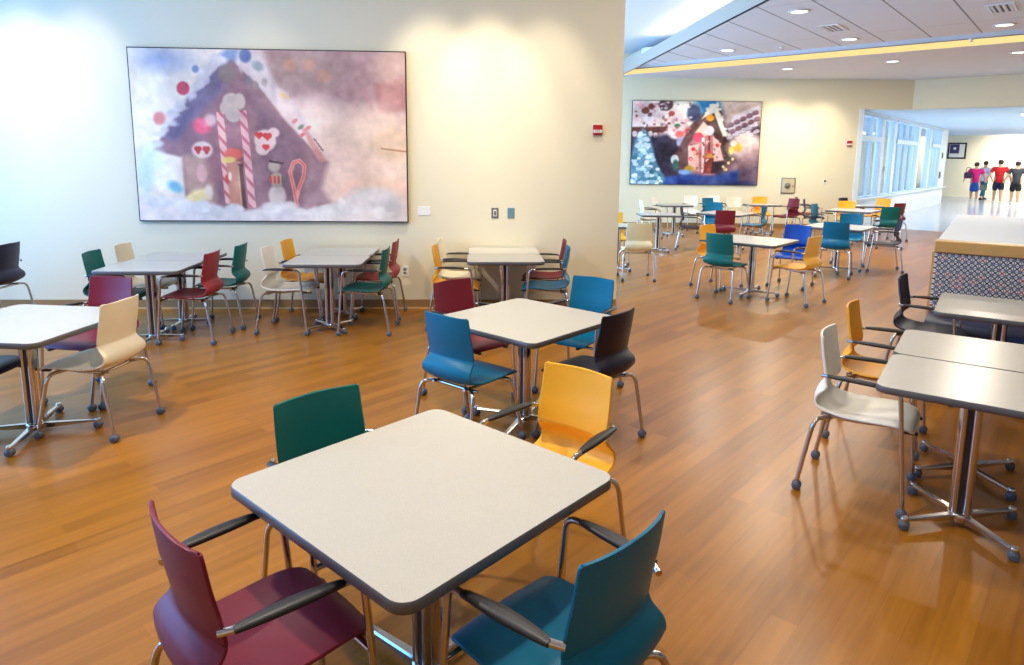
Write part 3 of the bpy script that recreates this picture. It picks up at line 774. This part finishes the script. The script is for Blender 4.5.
def paint_house_close(u, v):
    P = Paint(631+128*u, 100+86*v, (74,52,66)); X, Y = P.x, P.y
    P.ell(704,106,18,11,(20,112,164),3); P.poly([(716,98),(762,98),(762,122),(724,124)], (180,158,150), 8)
    P.ell(682,112,16,16,(226,218,206),6); P.ell(672,130,14,20,(196,170,178),8)
    P.poly([(628,98),(658,98),(672,112),(668,130),(650,134),(630,132)], (226,202,196), 3)
    for a,b,r,c in ((644,110,4,(112,54,48)),(650,106,3.5,(120,60,56)),(640,106,3,(214,160,160)),(652,118,6,(232,204,200)),(636,118,4,(226,176,170)),(664,104,7,(74,46,50)),(670,113,3,(150,60,60)),(660,116,4,(220,190,186)),(636,102,4,(226,178,176))): P.ell(a,b,r,r*.9,c,1.5)
    P.poly([(631,127),(668,126),(668,132),(652,133),(631,132)], (92,44,40), 1.5)
    for i in range(7): P.ell(634+5.2*i,134+1.5*(i%3),2.4,3.2,(228,200,198),1)
    # shadowed left part
    P.poly([(648,138),(672,132),(700,150),(692,176),(640,180)], (44,38,60), 5)
    P.ell(676,130,10,9,(216,196,196),3)
    for a,b in ((679,134),(688,131)): P.ell(a,b,4.6,3.6,(214,86,84),2)
    P.ell(681,142,5,5.5,(160,156,186),2); P.ell(676,125,3,2,(70,130,96),1)
    # main gable
    P.poly([(672,160),(690,124),(706,108),(716,104),(722,128),(734,156),(730,168),(716,176),(684,178)], (92,62,62), 2)
    P.ell(692,112,7,9,(44,52,84),3); P.poly([(704,122),(716,104),(722,120),(736,160),(728,160),(714,136)], (70,42,38), 2)
    P.poly([(700,118),(708,104),(714,103),(726,134),(722,136),(712,112)], (222,214,196), 1.6)
    P.ell(708.5,117,4,3.4,(226,152,44),1.3)
    P.poly([(688,145),(702,122),(714,136),(716,176),(690,178)], (176,112,112), 2); P.poly([(694,132),(702,121),(712,130),(704,136)], (216,176,160), 1.5)
    P.ell(708,130,5,5,(206,192,196),1.5); P.ell(697.5,137,5,5,(196,60,88),1.5)
    P.poly([(688,146),(698,144),(700,172),(689,168)], (226,176,164), 1.5); P.poly([(712,136),(718,140),(724,160),(714,162)], (222,178,170), 1.5)
    for a,b in ((693,149),(691,159),(717,145),(709,152)): P.ell(a,b,2,2,(202,54,60),.9)
    P.line([(702.5,138),(703.5,172)],2.6,(236,200,200),.8); P.line([(708.5,136),(709,150)],2,(120,50,52),.8)
    P.ell(709,156,5,2.5,(206,140,70),1.2); P.poly([(705,158),(714,158),(714,174),(704,174)],(128,56,48),1.2); P.poly([(713,162),(726,162),(724,174),(712,174)],(52,36,44),1.4)
    P.ell(690,170,5,4,(176,140,50),2); P.ell(728,157,3,3,(60,70,56),1)
    # scaled roof at right
    P.poly([(726,128),(732,114),(750,106),(757,104),(757,118),(748,132),(736,140)], (204,196,204), 2)
    for r_ in range(4):
        for q in range(5):
            xx = 729+6*q+2*(r_%2); yy = 124-3.2*q+6.5*r_
            if yy < 140: P.ell(xx,yy,3.4,2.4,((132,92,108) if r_<2 else (186,176,192)),1,rot=-25); P.line([(xx-3,yy+2.6),(xx+3,yy+1)],.9,(70,54,66),.6,.8)
    P.ell(745,146,17,13,(232,206,196),7); P.ell(737,147,5,4.5,(238,186,70),2.5); P.ell(731,150,2.5,4,(240,216,120),1.5); P.ell(733,143,3,3,(240,230,214),1.5)
    P.poly([(716,180),(730,166),(742,152),(760,144),(760,188),(716,188)], (166,132,136), 12, .9); P.poly([(726,186),(744,168),(760,160),(760,190),(726,190)], (92,72,96), 12, .7)
    for a,b in ((724,167),(729,163),(733,159),(727,170)): P.ell(a,b,1.4,1.6,(228,204,150),.8)
    # snow, tree
    P.poly([(662,176),(690,174),(712,177),(740,170),(740,190),(650,190)], (44,72,142), 5); P.ell(684,173,9,2.4,(110,150,206),2); P.poly([(670,186),(700,180),(756,182),(756,190),(670,190)],(40,54,112),4,.8)
    P.poly([(664,178),(672,160),(676,158),(680,176)], (62,52,72), 2); P.ell(675,160,4,5,(196,206,206),1.2); P.ell(676,166,3,6,(60,96,90),1.2)
    P.poly([(628,188),(634,140),(642,128),(650,138),(656,160),(666,180),(664,190)], (96,140,162), 3)
    rg = random.Random(7)
    for i in range(120):
        t = rg.random(); yy = 132+54*t; w = 3+14*t; xx = 642+rg.uniform(-w,w)*1.0+5*t
        P.ell(xx,yy,rg.uniform(1.4,3.2),rg.uniform(1.2,2.4),rg.choice([(206,226,232),(186,216,228),(226,236,240),(140,180,196),(60,120,136)]),1.0)
    P.ell(633,183,1.8,2.4,(238,240,240),.8)
    rg = random.Random(11)
    for i in range(40):
        P.ell(rg.uniform(632,668),rg.uniform(101,126),rg.uniform(.8,2.4),rg.uniform(.8,2),rg.choice([(236,214,210),(214,160,156),(120,64,58),(240,228,222),(90,50,48)]),1,.8)
    for i in range(30):
        P.ell(rg.uniform(690,726),rg.uniform(140,172),rg.uniform(.7,1.6),rg.uniform(.7,1.6),rg.choice([(236,206,196),(200,70,76),(90,44,46),(226,170,110),(150,86,84)]),.9,.8)
    for i in range(26):
        P.ell(rg.uniform(660,690),rg.uniform(100,132),rg.uniform(.8,2.2),rg.uniform(.8,2),rg.choice([(236,226,222),(196,120,124),(150,130,160),(90,70,80)]),1,.7)
    t_ = [(700,118),(708,105),(714,104),(720,118),(727,136)]
    for i in range(24):
        q = rg.random()*(len(t_)-1.001); j = int(q); u_ = q-j; P.ell(t_[j][0]*(1-u_)+t_[j+1][0]*u_+rg.uniform(-1.5,1.5),t_[j][1]*(1-u_)+t_[j+1][1]*u_+rg.uniform(-1.5,1.5),rg.uniform(1,2),rg.uniform(1,2),(226,220,206),1,.8)
    P.cloud(14, 5, 40); P.cloud(5, 6, 26)
    m_ = np.clip((P.y-165)/30,0,1)*np.clip((P.x-690)/60,0,1); P.im = P.im*(1-.35*m_[...,None])
    return P.im
(ox,oy), ang = on_lw(-2.832, .047)
picture('framed_picture', 'large framed print of a candy house in snow on the near wall', 3.07, 1.935, (ox,oy,2.003), ang, paint_house, 420, 262)
picture('framed_picture', 'smaller looking framed print of candy houses and a snowy tree on the far wall', 3.40, 2.19, (4.64,FY-.047,2.22), 0, paint_house_close, 260, 170)

# ------------------------------------------------------------------ small wall things
def text_mesh(body, size, depth, m, name, parent, loc, ang):
    cu = bpy.data.curves.new(name, 'FONT'); cu.body = body; cu.size = size; cu.extrude = depth; cu.align_x = 'CENTER'; cu.align_y = 'CENTER'; cu.resolution_u = 2
    tmp = bpy.data.objects.new('tmp', cu); COL.objects.link(tmp); dg = bpy.context.evaluated_depsgraph_get(); dg.update()
    me = bpy.data.meshes.new_from_object(tmp.evaluated_get(dg)); bpy.data.objects.remove(tmp)
    me.transform(Matrix.Rotation(PI/2,4,'X')); me.materials.clear(); me.materials.append(m)
    o = link(name, me, parent); o.location = loc; return o
def alarm(x, y, z, ang, label, s=1):
    r = thing('fire_alarm', label, 'fire alarm', (x,y,z), ang, 'fire alarms')
    MB().box(-.06*s,.06*s,-.006,0,-.065*s,.065*s,b=.002).build('mounting_plate', M['white_plastic'], r)
    MB().box(-.056*s,.056*s,-.042,-.006,-.06*s,.06*s,b=.008).build('housing', M['red_box'], r)
    MB().box(-.05*s,.05*s,-.05,-.042,-.035*s,.0*s,b=.003).build('strobe_lens', M['white_plastic'], r)
    text_mesh('FIRE', .034*s, .0006, M['red_box'], 'lettering', r, (0,-.0507,-.0175*s), 0)
    return r
(ax,ay),aa = on_lw(.905,.0); alarm(ax,ay,2.128,aa,'red fire alarm strobe on the near wall right of the large picture')
alarm(8.72,FY,2.25,0,'small red fire alarm strobe on the far wall beside the hall opening',1.25)
def plate(x, z, label, m, kind):
    (px,py),a = on_lw(x,0); r = thing('switch_plate' if kind!='outlet' else 'wall_outlet', label, 'switch' if kind!='outlet' else 'outlet', (px,py,z), a, 'switch plates' if kind!='outlet' else None)
    MB().box(-.042,.042,-.008,0,-.062,.062,b=.003).build('cover_plate', m, r)
    if kind == 'outlet':
        for dz in (-.022,.022): MB().box(-.018,.018,-.012,-.008,dz-.015,dz+.015,b=.002).build('socket', M['grey_plate'], r)
    elif kind == 'toggle':
        MB().box(-.02,.02,-.010,-.008,-.038,.038).build('rocker_frame', M['white_plastic'], r); MB().box(-.012,.012,-.017,-.010,-.026,.026,b=.002).build('rocker', M['grey_plate'], r)
    else:
        for dz in (-.045,.045): MB().lathe([(.004,0),(.004,.0015)],8,Matrix.Translation((0,-.008,dz))@Matrix.Rotation(PI/2,4,'X')).build('screw', M['steel'], r)
plate(-.286,1.149,'dark grey switch plate on the near wall, left of a blue grey one',M['grey_plate'],'toggle')
plate(-.096,1.150,'blank blue grey plate on the near wall, right of the dark grey switch',M['blue_plate'],'blank')
plate(-1.354,.45,'pale electric outlet low on the near wall beside the red chair',M['white_plastic'],'outlet')
(px,py),a = on_lw(-1.12,0); r = thing('picture_caption_card','small white caption card beside the large picture','sign',(px,py,1.168),a)
MB().box(-.075,.075,-.006,0,-.05,.05,b=.001).build('mounted_card', M['white_plastic'], r)
r = thing('wall_panel_box','square metal access panel low on the far wall right of the second picture','panel',(7.18,FY,1.13),0)
MB().box(-.19,.19,-.025,0,-.21,.21,b=.004).build('mounting_frame', M['steel'], r); MB().box(-.165,.165,-.031,-.025,-.185,.185,b=.003).build('door', mat('panel_beige',(196,182,146),.5), r); MB().lathe([(.07,0),(.075,.02),(.05,.045),(.02,.05)],16,Matrix.Translation((-.03,-.031,0))@Matrix.Rotation(PI/2,4,'X')).build('valve', M['grey_plate'], r)
MB().lathe([(.018,0),(.018,.012),(.01,.016)],12,Matrix.Translation((.12,-.031,0))@Matrix.Rotation(PI/2,4,'X')).build('latch', M['chrome'], r)
r = thing('wall_hook_switch','tiny dark fitting on the far wall left of the hall opening','fitting',(8.15,FY,1.24),0)
MB().box(-.03,.03,-.012,0,-.07,.07,b=.003).build('mounting_plate', M['white_plastic'], r); MB().box(-.018,.018,-.04,-.012,.0,.05,b=.004).build('knob', M['dark'], r)
# framed photo on the hall end wall
ea = math.atan2(28.7-39.5,31-18.5)
def on_end(t): return (18.5+math.cos(ea)*t, 39.5+math.sin(ea)*t)
ex, ey = on_end(5.95)
r = thing('framed_photo','small dark framed portrait photo on the hall end wall','picture',(ex-.03*math.sin(-ea),ey-.03*math.cos(ea),2.38),ea)
MB().box(-.42,.42,0,.03,-.42,.42,b=.01).build('frame', M['frame_black'], r)
MB().box(-.34,.34,-.004,0,-.34,.34).build('mat_board', M['white_plastic'], r)
MB().box(-.32,.1,-.008,-.004,-.14,.33).build('photograph', mat('photo_purple',(70,54,104),.4,var=.5,nscale=6), r)
MB().lathe([(.0,0),(.07,.001),(.07,.003)],14,Matrix.Translation((-.1,-.008,.12))@Matrix.Rotation(PI/2,4,'X')).build('photographed_face', M['white_plastic'], r)
# pier fittings in the hall
for s_, z_, w_, h_, lb in ((12.95,2.06,.08,.12,'small dark call box high on the hall pier'),(12.75,1.25,.16,.14,'small grey notice on the hall pier')):
    x_, y_ = hp(s_, .0); r = thing('pier_fitting', lb, 'fitting', (x_,y_,z_), rad(HALL))
    MB().box(-w_,w_,-.03,0,-h_,h_,b=.004).build('mounting_box', M['grey_plate'], r); MB().box(-w_*.7,w_*.7,-.036,-.03,-h_*.5,h_*.5).build('face_plate', M['dark'], r)

# ------------------------------------------------------------------ people in the hall
def skin_mesh(name, nodes, edges, m, parent, sub=1, root=0):
    me = bpy.data.meshes.new(name+'_skeleton'); me.from_pydata([n[0] for n in nodes], edges, []); me.update()
    o = link(name, me); o.modifiers.new('skin', 'SKIN')
    for i, n in enumerate(nodes):
        d = me.skin_vertices[0].data[i]; r = n[1]; d.radius = r if isinstance(r, tuple) else (r, r); d.use_root = (i == root)
    s_ = o.modifiers.new('sub', 'SUBSURF'); s_.levels = s_.render_levels = sub
    dg = bpy.context.evaluated_depsgraph_get(); dg.update()
    out = bpy.data.meshes.new_from_object(o.evaluated_get(dg)); out.name = name
    bpy.data.objects.remove(o)
    for p_ in out.polygons: p_.use_smooth = True
    out.materials.clear(); out.materials.append(m)
    return link(name, out, parent)
def person(label, x, y, deg, h, stout, shirt, bottom, skin, hair, stride=.12, arms=(10,14), long_legs=False, skirt=False):
    k = h/1.75; w = stout
    root = thing('person', label, 'person', (x,y,0), rad(deg), 'people walking in the hall')
    N = []; E = []
    def add(p, r, par=None):
        N.append((tuple(c*k for c in p), tuple(c*k for c in r) if isinstance(r, tuple) else r*k))
        if par is not None: E.append((par, len(N)-1))
        return len(N)-1
    pel = add((0,0,.95),(.115*w,.12)); sp = add((.01,0,1.12),(.115*w,.12),pel); ch = add((0,0,1.32),(.125*w,.115),sp)
    nb = add((-.01,0,1.45),.07,ch); nk = add((0,0,1.52),.052,nb); hd = add((.015,0,1.60),(.075,.09),nk); ht = add((.01,0,1.69),(.068,.08),hd)
    add((.115,0,1.595),.013,hd); add((.01,.088,1.60),.014,hd); add((.01,-.088,1.60),.014,hd)
    J = {}
    for sy, an in ((1,arms[0]),(-1,arms[1])):
        sh = add((-.01,sy*(.135+.05*w),1.40),.056*min(w,1.2),ch); a = rad(an)
        el = add((-.04,sy*(.145+.06*w+.27*math.sin(a)),1.40-.27*math.cos(a)),.043*min(w,1.2),sh)
        wr = add((.04,sy*(.15+.06*w+.45*math.sin(a)),1.40-.49*math.cos(a)),.028,el)
        pm = add((.055,sy*(.15+.06*w+.48*math.sin(a)),1.40-.56*math.cos(a)),(.018,.034),wr)
        J['sh',sy], J['el',sy], J['palm',sy] = N[sh][0], N[el][0], N[pm][0]
        base = Vector(N[pm][0])/k
        for q in range(4):
            f1 = add(tuple(base+Vector((-.03+.02*q,0,-.035))),.0095,pm); add(tuple(base+Vector((-.025+.02*q,-sy*.012,-.075+.008*abs(q-1.4)))),.008,f1)
        t1 = add(tuple(base+Vector((.045,-sy*.008,.005))),.010,pm); add(tuple(base+Vector((.06,-sy*.014,-.03))),.008,t1)
    L = {}
    for sy in (1,-1):
        st = stride*sy
        hp_ = add((0,sy*.09,.87),.088*min(w,1.25),pel); kn = add((st*.55+.02,sy*.1,.49),.06*min(w,1.2),hp_); an_ = add((st-.03,sy*.1,.09),.038,kn); add((st+.10,sy*.12,.035),.03,an_)
        L[sy] = (N[hp_][0],N[kn][0],N[an_][0])
    b = skin_mesh('body', N, E, skin, root)
    # shirt with sleeves
    S = [((0,0,.80*k),(.18*w*k,.17*k)),((0,0,.93*k),(.18*w*k,.17*k)),((.01*k,0,1.12*k),(.137*w*k,.14*k)),((0,0,1.32*k),(.145*w*k,.132*k)),((-.01*k,0,1.44*k),(.09*k,.085*k))]; SE = [(0,1),(1,2),(2,3),(3,4)]
    for sy in (1,-1):
        s0 = Vector(J['sh',sy]); e0 = Vector(J['el',sy]); S.append((tuple(s0),.073*k*min(w,1.2))); SE.append((3,len(S)-1)); S.append((tuple(s0.lerp(e0,.75)),.062*k*min(w,1.2))); SE.append((len(S)-2,len(S)-1))
    skin_mesh('shirt', S, SE, shirt, root)
    B = [((0,0,.97*k),(.130*w*k,.13*k)),((0,0,.88*k),(.13*w*k,.13*k))]; BE = [(0,1)]
    if skirt:
        B += [((0.01*k,0,.70*k),(.19*w*k,.19*k)),((0.01*k,0,.52*k),(.22*w*k,.2*k)),((0.01*k,0,.42*k),(.22*w*k,.2*k))]; BE += [(1,2),(2,3),(3,4)]
    else:
        for sy in (1,-1):
            a_, c_2, d_ = (Vector(q) for q in L[sy]); end = c_2.lerp(d_,.9) if long_legs else c_2
            B.append((tuple(a_-Vector((0,0,.05*k))),.102*k*min(w,1.25))); BE.append((1,len(B)-1)); B.append((tuple(c_2 if long_legs else a_.lerp(c_2,1.0)),(.08 if long_legs else .105)*k)); BE.append((len(B)-2,len(B)-1))
            if long_legs: B.append((tuple(end),.06*k)); BE.append((len(B)-2,len(B)-1))
    skin_mesh('skirt' if skirt else ('trousers' if long_legs else 'shorts'), B, BE, bottom, root)
    hm = MB(); T = Matrix.Translation((.0*k,0,1.655*k)) @ Matrix.Rotation(rad(-18),4,'Y')
    hm.lathe([(.088*k,-.06*k),(.099*k,0),(.093*k,.045*k),(.06*k,.082*k),(.02*k,.096*k),(.0005,.098*k)],18,T,cap=False); hm.lathe([(.088*k,-.06*k),(.0005,-.06*k)],18,T,cap=False); hm.build('hair', hair, root)
    for sy in (1,-1): MB().lathe([(.0005,-.008*k),(.009*k,-.004*k),(.009*k,.004*k),(.0005,.008*k)],10,Matrix.Translation((.098*k,sy*.032*k,1.625*k)),cap=False).build('eye', M['dark'], root)
    MB().box(.092*k,.1*k,-.024*k,.024*k,1.545*k,1.555*k).build('mouth', M['red_box'], root)
    for sy in (1,-1):
        an_ = Vector(L[sy][2]); f = MB(); prof = []
        for i,(dx,hw,z1) in enumerate(((-.06,.03,.06),(-.04,.042,.085),(.02,.044,.09),(.1,.048,.06),(.17,.042,.045),(.2,.02,.03))):
            prof.append([(an_.x+dx*k,an_.y+q*hw*k,z) for q,z in ((-1,0),(1,0),(1,z1*.6*k),(.6,z1*k),(-.6,z1*k),(-1,z1*.6*k))])
        f.add([p_ for r_ in prof for p_ in r_], [(i*6+j,i*6+(j+1)%6,(i+1)*6+(j+1)%6,(i+1)*6+j) for i in range(5) for j in range(6)]+[tuple(range(6))[::-1],tuple(30+j for j in range(6))])
        f.build('shoe', M['white_plastic'] if not long_legs else M['dark'], root)
    R = Matrix.Translation((x,y,0)) @ Matrix.Rotation(rad(deg),4,'Z')
    return root, {kk: R @ Vector(v) for kk, v in J.items()}
SK = mat('skin', (214,166,140), .5, var=.04); HB = mat('hair_dark', (52,38,34), .6); cloth = lambda n,c: mat('cloth_'+n, c, .8, var=.06)
_, pj = person('person in a bright pink top and blue knee-length skirt walking away', 21.15,31.2,62,1.80,1.6,cloth('pink',(222,30,130)),cloth('blue',(26,82,170)),SK,HB,.08,(24,16),skirt=True)
_, wj = person('person in a pale blue shirt and teal trousers, partly behind the pink top', 22.6,32.7,20,1.86,1.1,cloth('pale',(206,222,238)),cloth('teal',(30,110,140)),SK,HB,.24,(8,14),long_legs=True)
_, rj = person('person in a red shirt and navy shorts walking away', 21.32,29.9,58,1.92,1.4,cloth('red',(206,22,34)),cloth('navy',(28,30,62)),SK,HB,.2,(22,20))
_, dj = person('person in a charcoal shirt and black shorts at the right edge of the photo', 21.58,29.2,56,1.86,1.5,cloth('charcoal',(52,58,64)),cloth('black',(26,26,32)),SK,HB,.16,(18,22))
def bag(name, label, pt, deg, w_, h_, d_, m, strap):
    r = thing(name, label, 'bag', pt, rad(deg)); f = MB(); prof = []
    f.box(-d_,d_,-w_,w_,-h_,h_*.9,b=min(d_,w_)*.5); f.build('pouch', m, r)
    MB().tube(bend([(0,-w_*.6,h_*.85),(0,-w_*.5,h_*.9+strap),(0,w_*.5,h_*.9+strap),(0,w_*.6,h_*.85)],.06),.012,8).build('strap', M['dark'], r)
    return r
p_ = pj['el',1]; bag('shoulder_bag', 'dark purple shoulder bag at the side of the person in pink', (p_.x-.03,p_.y-.14,1.20), 62, .15, .15, .08, cloth('plum',(62,44,74)), .22)
p_ = rj['palm',1]; bag('carry_bag', 'grey green bag held by the person in the red shirt', (p_.x-.07,p_.y+.05,p_.z-.29), 58, .14, .13, .05, cloth('sage',(92,108,100)), .09)

# ------------------------------------------------------------------ ceiling lights, vents, sprinkler
def area(name, loc, rot, sx, sy, power, col, shape='RECTANGLE', spread=PI):
    L = bpy.data.lights.new(name, 'AREA'); L.shape = shape; L.size = sx; L.size_y = sy; L.energy = power; L.color = col; L.spread = spread
    o = link(name, L); o.location = loc; o.rotation_euler = rot; return o
def spot(name, loc, tgt, power, ang, blend, col, size=.08):
    L = bpy.data.lights.new(name, 'SPOT'); L.energy = power; L.spot_size = rad(ang); L.spot_blend = blend; L.color = col; L.shadow_soft_size = size
    o = link(name, L); o.location = loc; d = Vector(tgt)-Vector(loc); o.rotation_euler = d.to_track_quat('-Z','Y').to_euler(); return o
WARM = (1,.91,.75); COOL = (.06,.36,1.0); NEUT = (1,.94,.86)
DL = [(3.96,9.94,'downlight nearest the raised ceiling edge'),(5.73,12.1,'downlight in the middle of the panelled ceiling'),(4.01,13.41,'downlight before the cove slot, close to the raised ceiling edge'),
      (7.45,10.73,'downlight at the right part of the panelled ceiling'),(6.19,15.99,'downlight beyond the cove slot near the far wall'),(7.89,14.64,'downlight beyond the cove slot, second from the raised ceiling edge'),(9.58,13.31,'downlight beyond the cove slot, farthest right')]
for x, y, lb in DL:
    r = thing('ceiling_downlight', 'round recessed '+lb, 'ceiling light', (x,y,CEIL), 0, 'recessed downlights')
    MB().lathe([(.15,-.004),(.15,-.012),(.125,-.018),(.115,-.010),(.11,-.004)],28).build('trim_ring', M['white_metal'], r)
    MB().lathe([(.001,-.008),(.112,-.008),(.112,-.004)],24,cap=False).build('diffuser', M['lamp'], r)
    area('downlight_lamp', (x,y,CEIL-.03), (0,0,0), .2, .2, 55, WARM, 'DISK')
def vent(x, y, label):
    r = thing('ceiling_vent', label, 'vent', (x,y,CEIL), rad(HALL), 'ceiling vents')
    f = MB()
    for a,b,c,d in ((-.32,.32,-.16,-.13),(-.32,.32,.13,.16),(-.32,-.29,-.13,.13),(.29,.32,-.13,.13)): f.box(a,b,c,d,-.012,0)
    f.build('frame', M['white_metal'], r)
    for k in range(4): MB().box(-.29,.29,-.105+.07*k-.02,-.105+.07*k+.02,-.01,-.004,b=.001).build('slat', M['ceil_grey'], r)
    MB().box(-.29,.29,-.13,.13,-.003,-.001).build('backing', M['dark'], r)
vent(5.0,11.14,'slotted air vent in the panelled ceiling near its middle'); vent(6.62,9.62,'slotted air vent in the panelled ceiling at the upper right')
for x,y,lb in ((7.77,11.96,'white sprinkler head before the cove slot at right'),(4.9,13.0,'white sprinkler head before the cove slot at left')):
    r = thing('ceiling_sprinkler', lb, 'sprinkler', (x,y,CEIL), 0, 'sprinkler heads')
    MB().lathe([(.05,-.002),(.05,-.01),(.02,-.02),(.012,-.045)],16).build('escutcheon', M['white_plastic'], r); MB().lathe([(.03,-.045),(.03,-.05)],14).build('deflector', M['chrome'], r)
# hall ceiling lights
for t0, off, lb in ((3,3.4,'long white hall ceiling light nearest the windows, nearer one'),(11,3.4,'long white hall ceiling light nearest the windows, farther one'),(3,7.0,'long white hall ceiling light away from the windows, nearer one'),(11,7.0,'long white hall ceiling light away from the windows, above the people')):
    x,y = hp(t0,off)
    r = thing('hall_ceiling_light', lb, 'ceiling light', (x,y,HALLH), rad(HALL), 'hall ceiling lights')
    MB().box(-.1,6.1,-.2,.2,-.03,0,b=.004).build('housing', M['white_metal'], r); MB().box(-.05,6.05,-.16,.16,-.038,-.03).build('diffuser', M['hall_lamp'], r)
    lx, ly = hp(t0+3,off); area('hall_lamp', (lx,ly,HALLH-.045), (0,0,rad(HALL)), 6, .3, 170, (1,.94,.84))
# out-of-view lamps of the near room
for x,y,p in ((-.5,2.2,80),(.4,5.0,50),(-3.4,3.7,115),(2.6,3.6,16),(-2.9,.3,18),(.8,-.6,12),(3.2,6.9,36)):
    z = HI if x < lipx(y) else CEIL
    r = thing('recessed_ceiling_lamp', 'recessed lamp in the ceiling above the near room, out of the frame', 'ceiling light', (x,y,z), 0, 'recessed lamps above the near room')
    MB().lathe([(.15,-.004),(.15,-.012),(.125,-.018),(.11,-.004)],24).build('trim_ring', M['white_metal'], r)
    MB().lathe([(.001,-.008),(.112,-.008),(.112,-.004)],20,cap=False).build('diffuser', M['lamp'], r)
    area('room_lamp', (x,y,z-.03), (0,0,0), .24, .24, p, WARM, 'DISK')
for x, p in ((-6.1,110),(-5.45,150),(-4.85,110),(-2.9,35),(-1.0,165),(-.35,220),(.3,120)):
    (wx,wy),_ = on_lw(x); spot('wall_washer', (x,wy-1.1,HI-.1), (x,wy,2.1), p, 47, .85, (1,.90,.74))
spot('wall_washer', (6.9,FY-1.2,CEIL-.1), (6.9,FY,2.0), 120, 80, 1.0, (1,.90,.72))
spot('wall_washer', (7.9,FY-1.2,CEIL-.1), (7.9,FY,2.0), 110, 80, 1.0, (1,.90,.72))
spot('wall_washer', (4.4,FY-1.2,CEIL-.1), (4.4,FY,2.0), 90, 70, .8, (1,.90,.72))
ex_, ey_ = on_end(8.5); spot('end_wall_fill', (ex_-1.6*math.sin(-ea),ey_-1.6*math.cos(ea),HALLH-.1), (ex_,ey_,1.7), 480, 130, 1.0, (1,.88,.68))  # unseen spot without a fixture, added to brighten the hall end wall
# cove light along the lip, shining up on the raised ceiling
ln = 15.5; yc = 8.0; area('cove_lamp', (lipx(yc)+.28,yc,CEIL+.2), (PI,0,math.atan(.0855)), .12, ln, 48, (1,.84,.58))
# daylight
area('daylight_left', (WX-.03,4.1,2.2), (0,-PI/2,0), 3.5, 6.0, 400, COOL)
area('daylight_left_far', (FX-.03,13.2,2.05), (0,-PI/2,0), 3.2, 8.2, 800, (.28,.58,1))
sx_, sy_ = hp(6.5,-.7); area('daylight_hall', (sx_,sy_,1.9), (-PI/2,0,rad(HALL)), 13.5, 2.3, 150, (.84,.93,1.0))

w = bpy.data.worlds.new('daylight'); sc.world = w; w.use_nodes = True
bg = w.node_tree.nodes['Background']; bg.inputs[0].default_value = (.60,.82,1,1); bg.inputs[1].default_value = 1.2

# ------------------------------------------------------------------ camera
cam = bpy.data.cameras.new('camera'); co = link('camera', cam); sc.camera = co
f, p, r, H, cx, cy = 667.08478, 0.15504, 0.00993, 1.80031, 518.62117, 261.84364
cam.sensor_fit = 'HORIZONTAL'; cam.sensor_width = 36; cam.lens = f*36/1024
cam.shift_x = (512-cx)/1024; cam.shift_y = (cy-332.5)/1024
F = Vector((0,math.cos(p),-math.sin(p))); Rr = Vector((1,0,0)); Up = Rr.cross(F)
R2 = Rr*math.cos(r)+Up*math.sin(r); U2 = -Rr*math.sin(r)+Up*math.cos(r)
m = Matrix(((R2.x,U2.x,-F.x,0),(R2.y,U2.y,-F.y,0),(R2.z,U2.z,-F.z,H),(0,0,0,1)))
co.matrix_world = m; cam.clip_start = .05; cam.clip_end = 200
